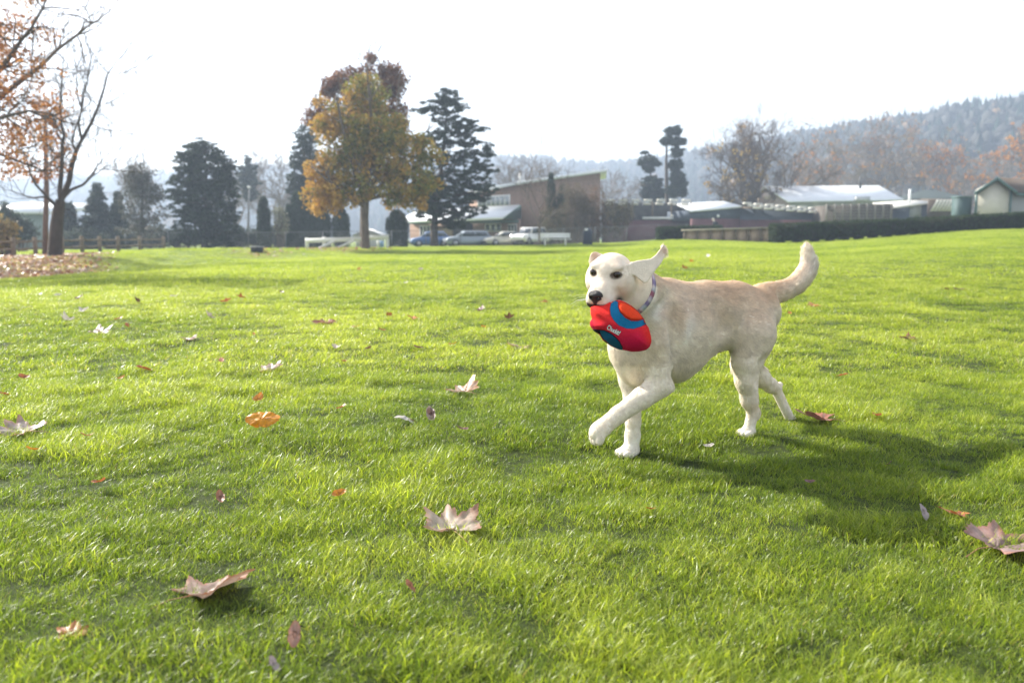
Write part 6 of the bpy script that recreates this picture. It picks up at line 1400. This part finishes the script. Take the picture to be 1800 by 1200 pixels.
big = [ # label, px, py, size, yaw, tilt, roll, kind, top, edge, curl, fold, lift
 ('pale mauve maple leaf with an orange left tip and curled lobes in the front lawn', 795, 946, .118, .35, .42, .10, 'maple', PALE, RUST, .55, .9, .045),
 ('large folded maple leaf with a shining white top and purple brown underside', 352, 1052, .120, -.9, .55, -.35, 'maple', MAUV, RUST, .15, 1.2, .022),
 ('small pink and grey curled leaf standing upright near the bottom of the field', 519, 1152, .040, 0, 1.35, .1, 'oval', (.45, .26, .22), (.55, .2, .1), .1, .6, .05),
 ('long mauve maple leaf with a raised lobe at the right edge of the lawn', 1752, 975, .125, -1.2, .32, .15, 'maple', (.40, .28, .28), (.42, .16, .07), .5, .9, .04),
 ('small pale oval leaf in the shadow near the right edge', 1622, 917, .040, .3, 1.2, .2, 'oval', (.48, .40, .42), (.4, .33, .33), .2, .5, .035),
 ('rusty orange crumpled leaf in the shadow near the right edge', 1689, 915, .048, .9, .8, .2, 'maple', (.40, .13, .05), (.5, .18, .05), .6, .4, .03),
 ('white and mauve maple leaf at the left edge with one lobe standing up', 46, 768, .125, 1.3, .35, -.1, 'maple', (.44, .36, .35), (.55, .22, .08), .7, .8, .04),
 ('bright golden orange leaf curled over like a roof', 462, 757, .115, 1.45, -.05, -1.25, 'oval', (.85, .36, .01), (.75, .25, .01), -.3, -.5, .06),
 ('white and orange maple leaf with lifted right lobe in the middle of the lawn', 818, 696, .105, .5, .45, -.2, 'maple', (.50, .42, .38), ORG, .9, .8, .045),
 ('rounded grey white leaf beside the small dark leaf', 716, 745, .085, 1.4, .5, .1, 'oval', (.60, .58, .55), (.42, .38, .34), -.5, -.3, .03),
 ('small leaf with a dark brown upright half and white base', 757, 742, .065, .2, .75, .1, 'oval', (.20, .11, .09), (.5, .45, .4), .4, .6, .04),
 ('russet maple leaf just behind the hind paw of the dog', 1448, 745, .095, 1.1, .45, .1, 'maple', (.34, .16, .12), (.45, .15, .07), .7, .8, .035),
 ('flat pale and orange maple leaf on the lawn left of the dog', 921, 614, .100, 1.3, .25, 0, 'maple', (.56, .44, .32), ORG, .4, .4, .03),
 ('long pale leaf with rusty ends left of the middle of the lawn', 476, 654, .100, .2, .2, -.5, 'maple', (.50, .40, .36), RUST, .6, .7, .03),
 ('pointed brown leaf tilted up on the left part of the lawn', 173, 590, .115, .2, .7, 0, 'maple', (.26, .13, .08), (.45, .40, .36), .6, .6, .04),
 ('reddish brown crumpled leaf in the middle distance', 580, 571, .120, 1.5, .5, 0, 'maple', (.32, .13, .07), (.42, .18, .08), .8, .4, .03),
 ('brown leaf with a pale torn foot on the left of the lawn', 333, 600, .085, .8, .8, 0, 'maple', (.36, .2, .14), (.55, .5, .46), .6, .6, .03),
 ('brown leaf fragment standing in the grass of the left front lawn', 388, 893, .042, .4, .6, .2, 'oval', (.30, .14, .09), RUST, .4, .5, .04),
 ('flat rusty leaf sunk into the grass in the bottom left corner', 128, 1118, .042, .3, .1, 0, 'maple', (.42, .13, .04), (.42, .13, .04), .1, .1, .004),
 ('small mauve leaf pushed into the grass at the very bottom', 482, 1190, .028, .9, .9, .2, 'oval', (.40, .33, .36), (.3, .2, .2), .3, .5, .03),
 ('tiny rust brown leaf tip in the grass of the front lawn', 721, 1050, .030, .9, .9, .2, 'oval', (.36, .15, .09), RUST, .3, .5, .03),
 ('orange leaf with pale stalk end on the lawn right of the tail', 1437, 541, .10, 1.3, .5, 0, 'maple', ORG, (.5, .4, .3), .6, .5, .03),
 ('dark brown leaf lying alone on the right hand lawn', 1596, 598, .080, .4, .5, 0, 'maple', BRN, RUST, .6, .4, .03),
 ('faint pale brown leaf near the right end of the far lawn', 1688, 511, .10, .4, .3, 0, 'maple', (.34, .26, .2), BRN, .3, .4, .03)]
for i, (lb, px, py, sz, yw, ti_, rl, kd, tp_, ed, cu, fo, li) in enumerate(big):
    k_ = .45 if kd == 'maple' else .8; fallen_leaf(lb, px, py, sz * (1.35 if kd == 'maple' else .75), yw, ti_ * k_ * (.12 if kd == 'maple' else 1), rl * .7, kd, tp_, ed, cu * (.5 if kd == 'maple' else .8), 300 + i, lift=li * (.62 if kd == 'maple' else .9), fold=fo * .42 if kd == 'maple' else fo, stalk=sz > .07)
small = [(398, 534, .11, RUST), (424, 526, .12, RUST), (372, 561, .09, PALE), (121, 568, .10, WHT), (146, 552, .10, WHT), (245, 535, .08, BRN), (208, 566, .05, RUST), (223, 579, .05, RUST), (137, 528, .10, BRN), (71, 521, .07, WHT), (102, 522, .06, WHT), (688, 560, .08, RUST), (727, 565, .09, ORG), (842, 550, .09, PLUM), (895, 564, .09, BRN), (626, 580, .045, ORG), (672, 586, .035, RUST),
 (736, 618, .045, PLUM), (795, 612, .045, ORG), (590, 617, .05, PALE), (648, 620, .04, BRN), (446, 594, .03, ORG), (254, 657, .06, RUST), (8, 703, .05, RUST), (453, 712, .045, ORG), (600, 727, .03, RUST), (153, 779, .03, RUST), (60, 805, .035, ORG), (174, 864, .03, RUST), (596, 882, .03, ORG), (1143, 911, .02, RUST), (812, 767, .03, PLUM), (212, 674, .03, ORG), (44, 672, .04, RUST), (389, 642, .04, RUST), (604, 643, .035, RUST),
 (1480, 668, .04, RUST), (1388, 556, .05, ORG), (1205, 474, .12, RUST), (1215, 462, .10, ORG), (1495, 483, .12, PALE), (960, 535, .09, RUST), (850, 580, .04, ORG), (495, 517, .06, BRN), (307, 524, .06, WHT), (712, 501, .07, WHT), (630, 476, .12, ORG), (740, 476, .1, PALE), (1244, 453, .15, WHT), (1665, 512, .06, BRN), (1540, 742, .04, RUST), (1423, 862, .02, PLUM), (1245, 797, .03, WHT), (1562, 830, .02, BRN)]
CN = {id(RUST): 'rust red', id(PALE): 'pale mauve', id(WHT): 'whitish', id(BRN): 'dark brown', id(PLUM): 'plum grey', id(ORG): 'orange'}
def nearest_words(px, py):
    nb = [(796, 940, 'the mauve front lawn leaf'), (352, 1045, 'the large folded maple leaf'), (46, 768, 'the white leaf at the left edge'), (462, 750, 'the golden curled leaf'), (818, 692, 'the lifted lobe leaf'), (173, 590, 'the pointed brown leaf'), (580, 571, 'the reddish crumpled leaf'), (921, 614, 'the flat orange edged leaf'), (476, 654, 'the long pale leaf'), (1110, 800, 'the front paws of the dog'), (1350, 760, 'the hind paws of the dog'), (1437, 541, 'the orange leaf behind the tail'), (452, 440, 'the utility box'), (640, 438, 'the maple trunk'), (1230, 430, 'the timber wall'), (1640, 900, 'the two leaves in the shadow'), (975, 425, 'the park bench'), (1596, 598, 'the lone dark leaf on the right'), (97, 452, 'the leafy bank')]
    k = min(nb, key=lambda q: ((q[0] - px) / 1.6) ** 2 + (q[1] - py) ** 2); dx, dy = px - k[0], py - k[1]
    w = ('left of' if dx < 0 else 'right of') if abs(dx) > abs(dy) * 1.3 else ('behind' if dy < 0 else 'in front of'); return w, k[2], math.hypot(dx, dy)
seen = {}
for i, (px, py, sz, c) in enumerate(small):
    w, nm, dist = nearest_words(px, py); sizew = 'tiny' if sz < .036 else 'small' if sz < .065 else 'broad'
    far = 'just' if dist < 60 else 'slightly' if dist < 130 else 'farther'
    lb = f'{sizew} {CN[id(c)]} leaf {far} {w} {nm}'
    k = seen.get(lb, 0); seen[lb] = k + 1
    if k: lb = f'{"second" if k == 1 else "third"} {sizew} {CN[id(c)]} leaf {far} {w} {nm}'
    rs = np.random.RandomState(i); fallen_leaf(lb, px, py, sz * 1.0, rs.rand() * 6.28, .04 + .3 * rs.rand(), .3 * rs.normal(), 'maple' if sz > .06 else 'oval', c, tuple(np.array(c) * 1.2), .3 + .5 * rs.rand(), 500 + i, lift=.03, stalk=False, group='small fallen leaves on the lawn')
# leaf litter on the bank (uncountable)
rs = np.random.RandomState(9); n = 26000; y = 28 + 24 * rs.rand(n); p_ = -260 + 960 * rs.rand(n); x = (p_ - 900) / F * y; keep = rs.rand(n) < litter_density(x, y) * 1.1 * np.clip((y / 60), 0, 1); x, y = x[keep], y[keep]; n = len(x)
c = np.stack([x, y, gz(x, y) + .03], 1); a = rs.rand(n) * 6.28; s = .07 + .06 * rs.rand(n); tl_ = .25 * rs.normal(size=(n, 2))
def off(dx, dy): return c + np.stack([(np.cos(a) * dx - np.sin(a) * dy) * s, (np.sin(a) * dx + np.cos(a) * dy) * s, (tl_[:, 0] * dx + tl_[:, 1] * dy) * s + np.abs(dx) * s * .25], 1)
V_ = np.stack([off(-1, 0), off(0, -.6), off(1, 0), off(0, .6)], 1).reshape(-1, 3); o = np.arange(n)[:, None] * 4
me = mesh_np('leaf_litter', V_, np.concatenate([o + np.array([[0, 1, 3]]), o + np.array([[1, 2, 3]])]), [dead]); lc = np.array([(.55, .25, .12), (.42, .20, .11), (.60, .38, .22), (.5, .42, .36), (.35, .16, .09)])[rs.randint(0, 5, n)] * .80 * (.8 + .4 * rs.rand(n, 1)); add_color(me, 'leafcol', np.repeat(lc, 4, 0))
tag(link('leaf_litter', me), label='carpet of fallen orange brown leaves on the grassy bank', cat='leaf litter', kind='stuff')
# broad scatter of specks of wet leaf and clover between the blades
# ------------------------------------------------------------------ the hazy air
hz = MB(); hz.box((0, 410, 43.5), (4400, 910, 93)); hb = hz.build('haze', [])
hmat = bpy.data.materials.new('haze'); hmat.use_nodes = True; nt = hmat.node_tree; nt.nodes.remove(nt.nodes['Principled BSDF'])
pv = nt.nodes.new('ShaderNodeVolumePrincipled'); pv.inputs['Color'].default_value = (.66, .80, 1, 1); pv.inputs['Density'].default_value = HAZE; pv.inputs['Anisotropy'].default_value = .35
nt.links.new(pv.outputs[0], nt.nodes['Material Output'].inputs['Volume']); hb.data.materials.append(hmat); tag(hb, kind='stuff')
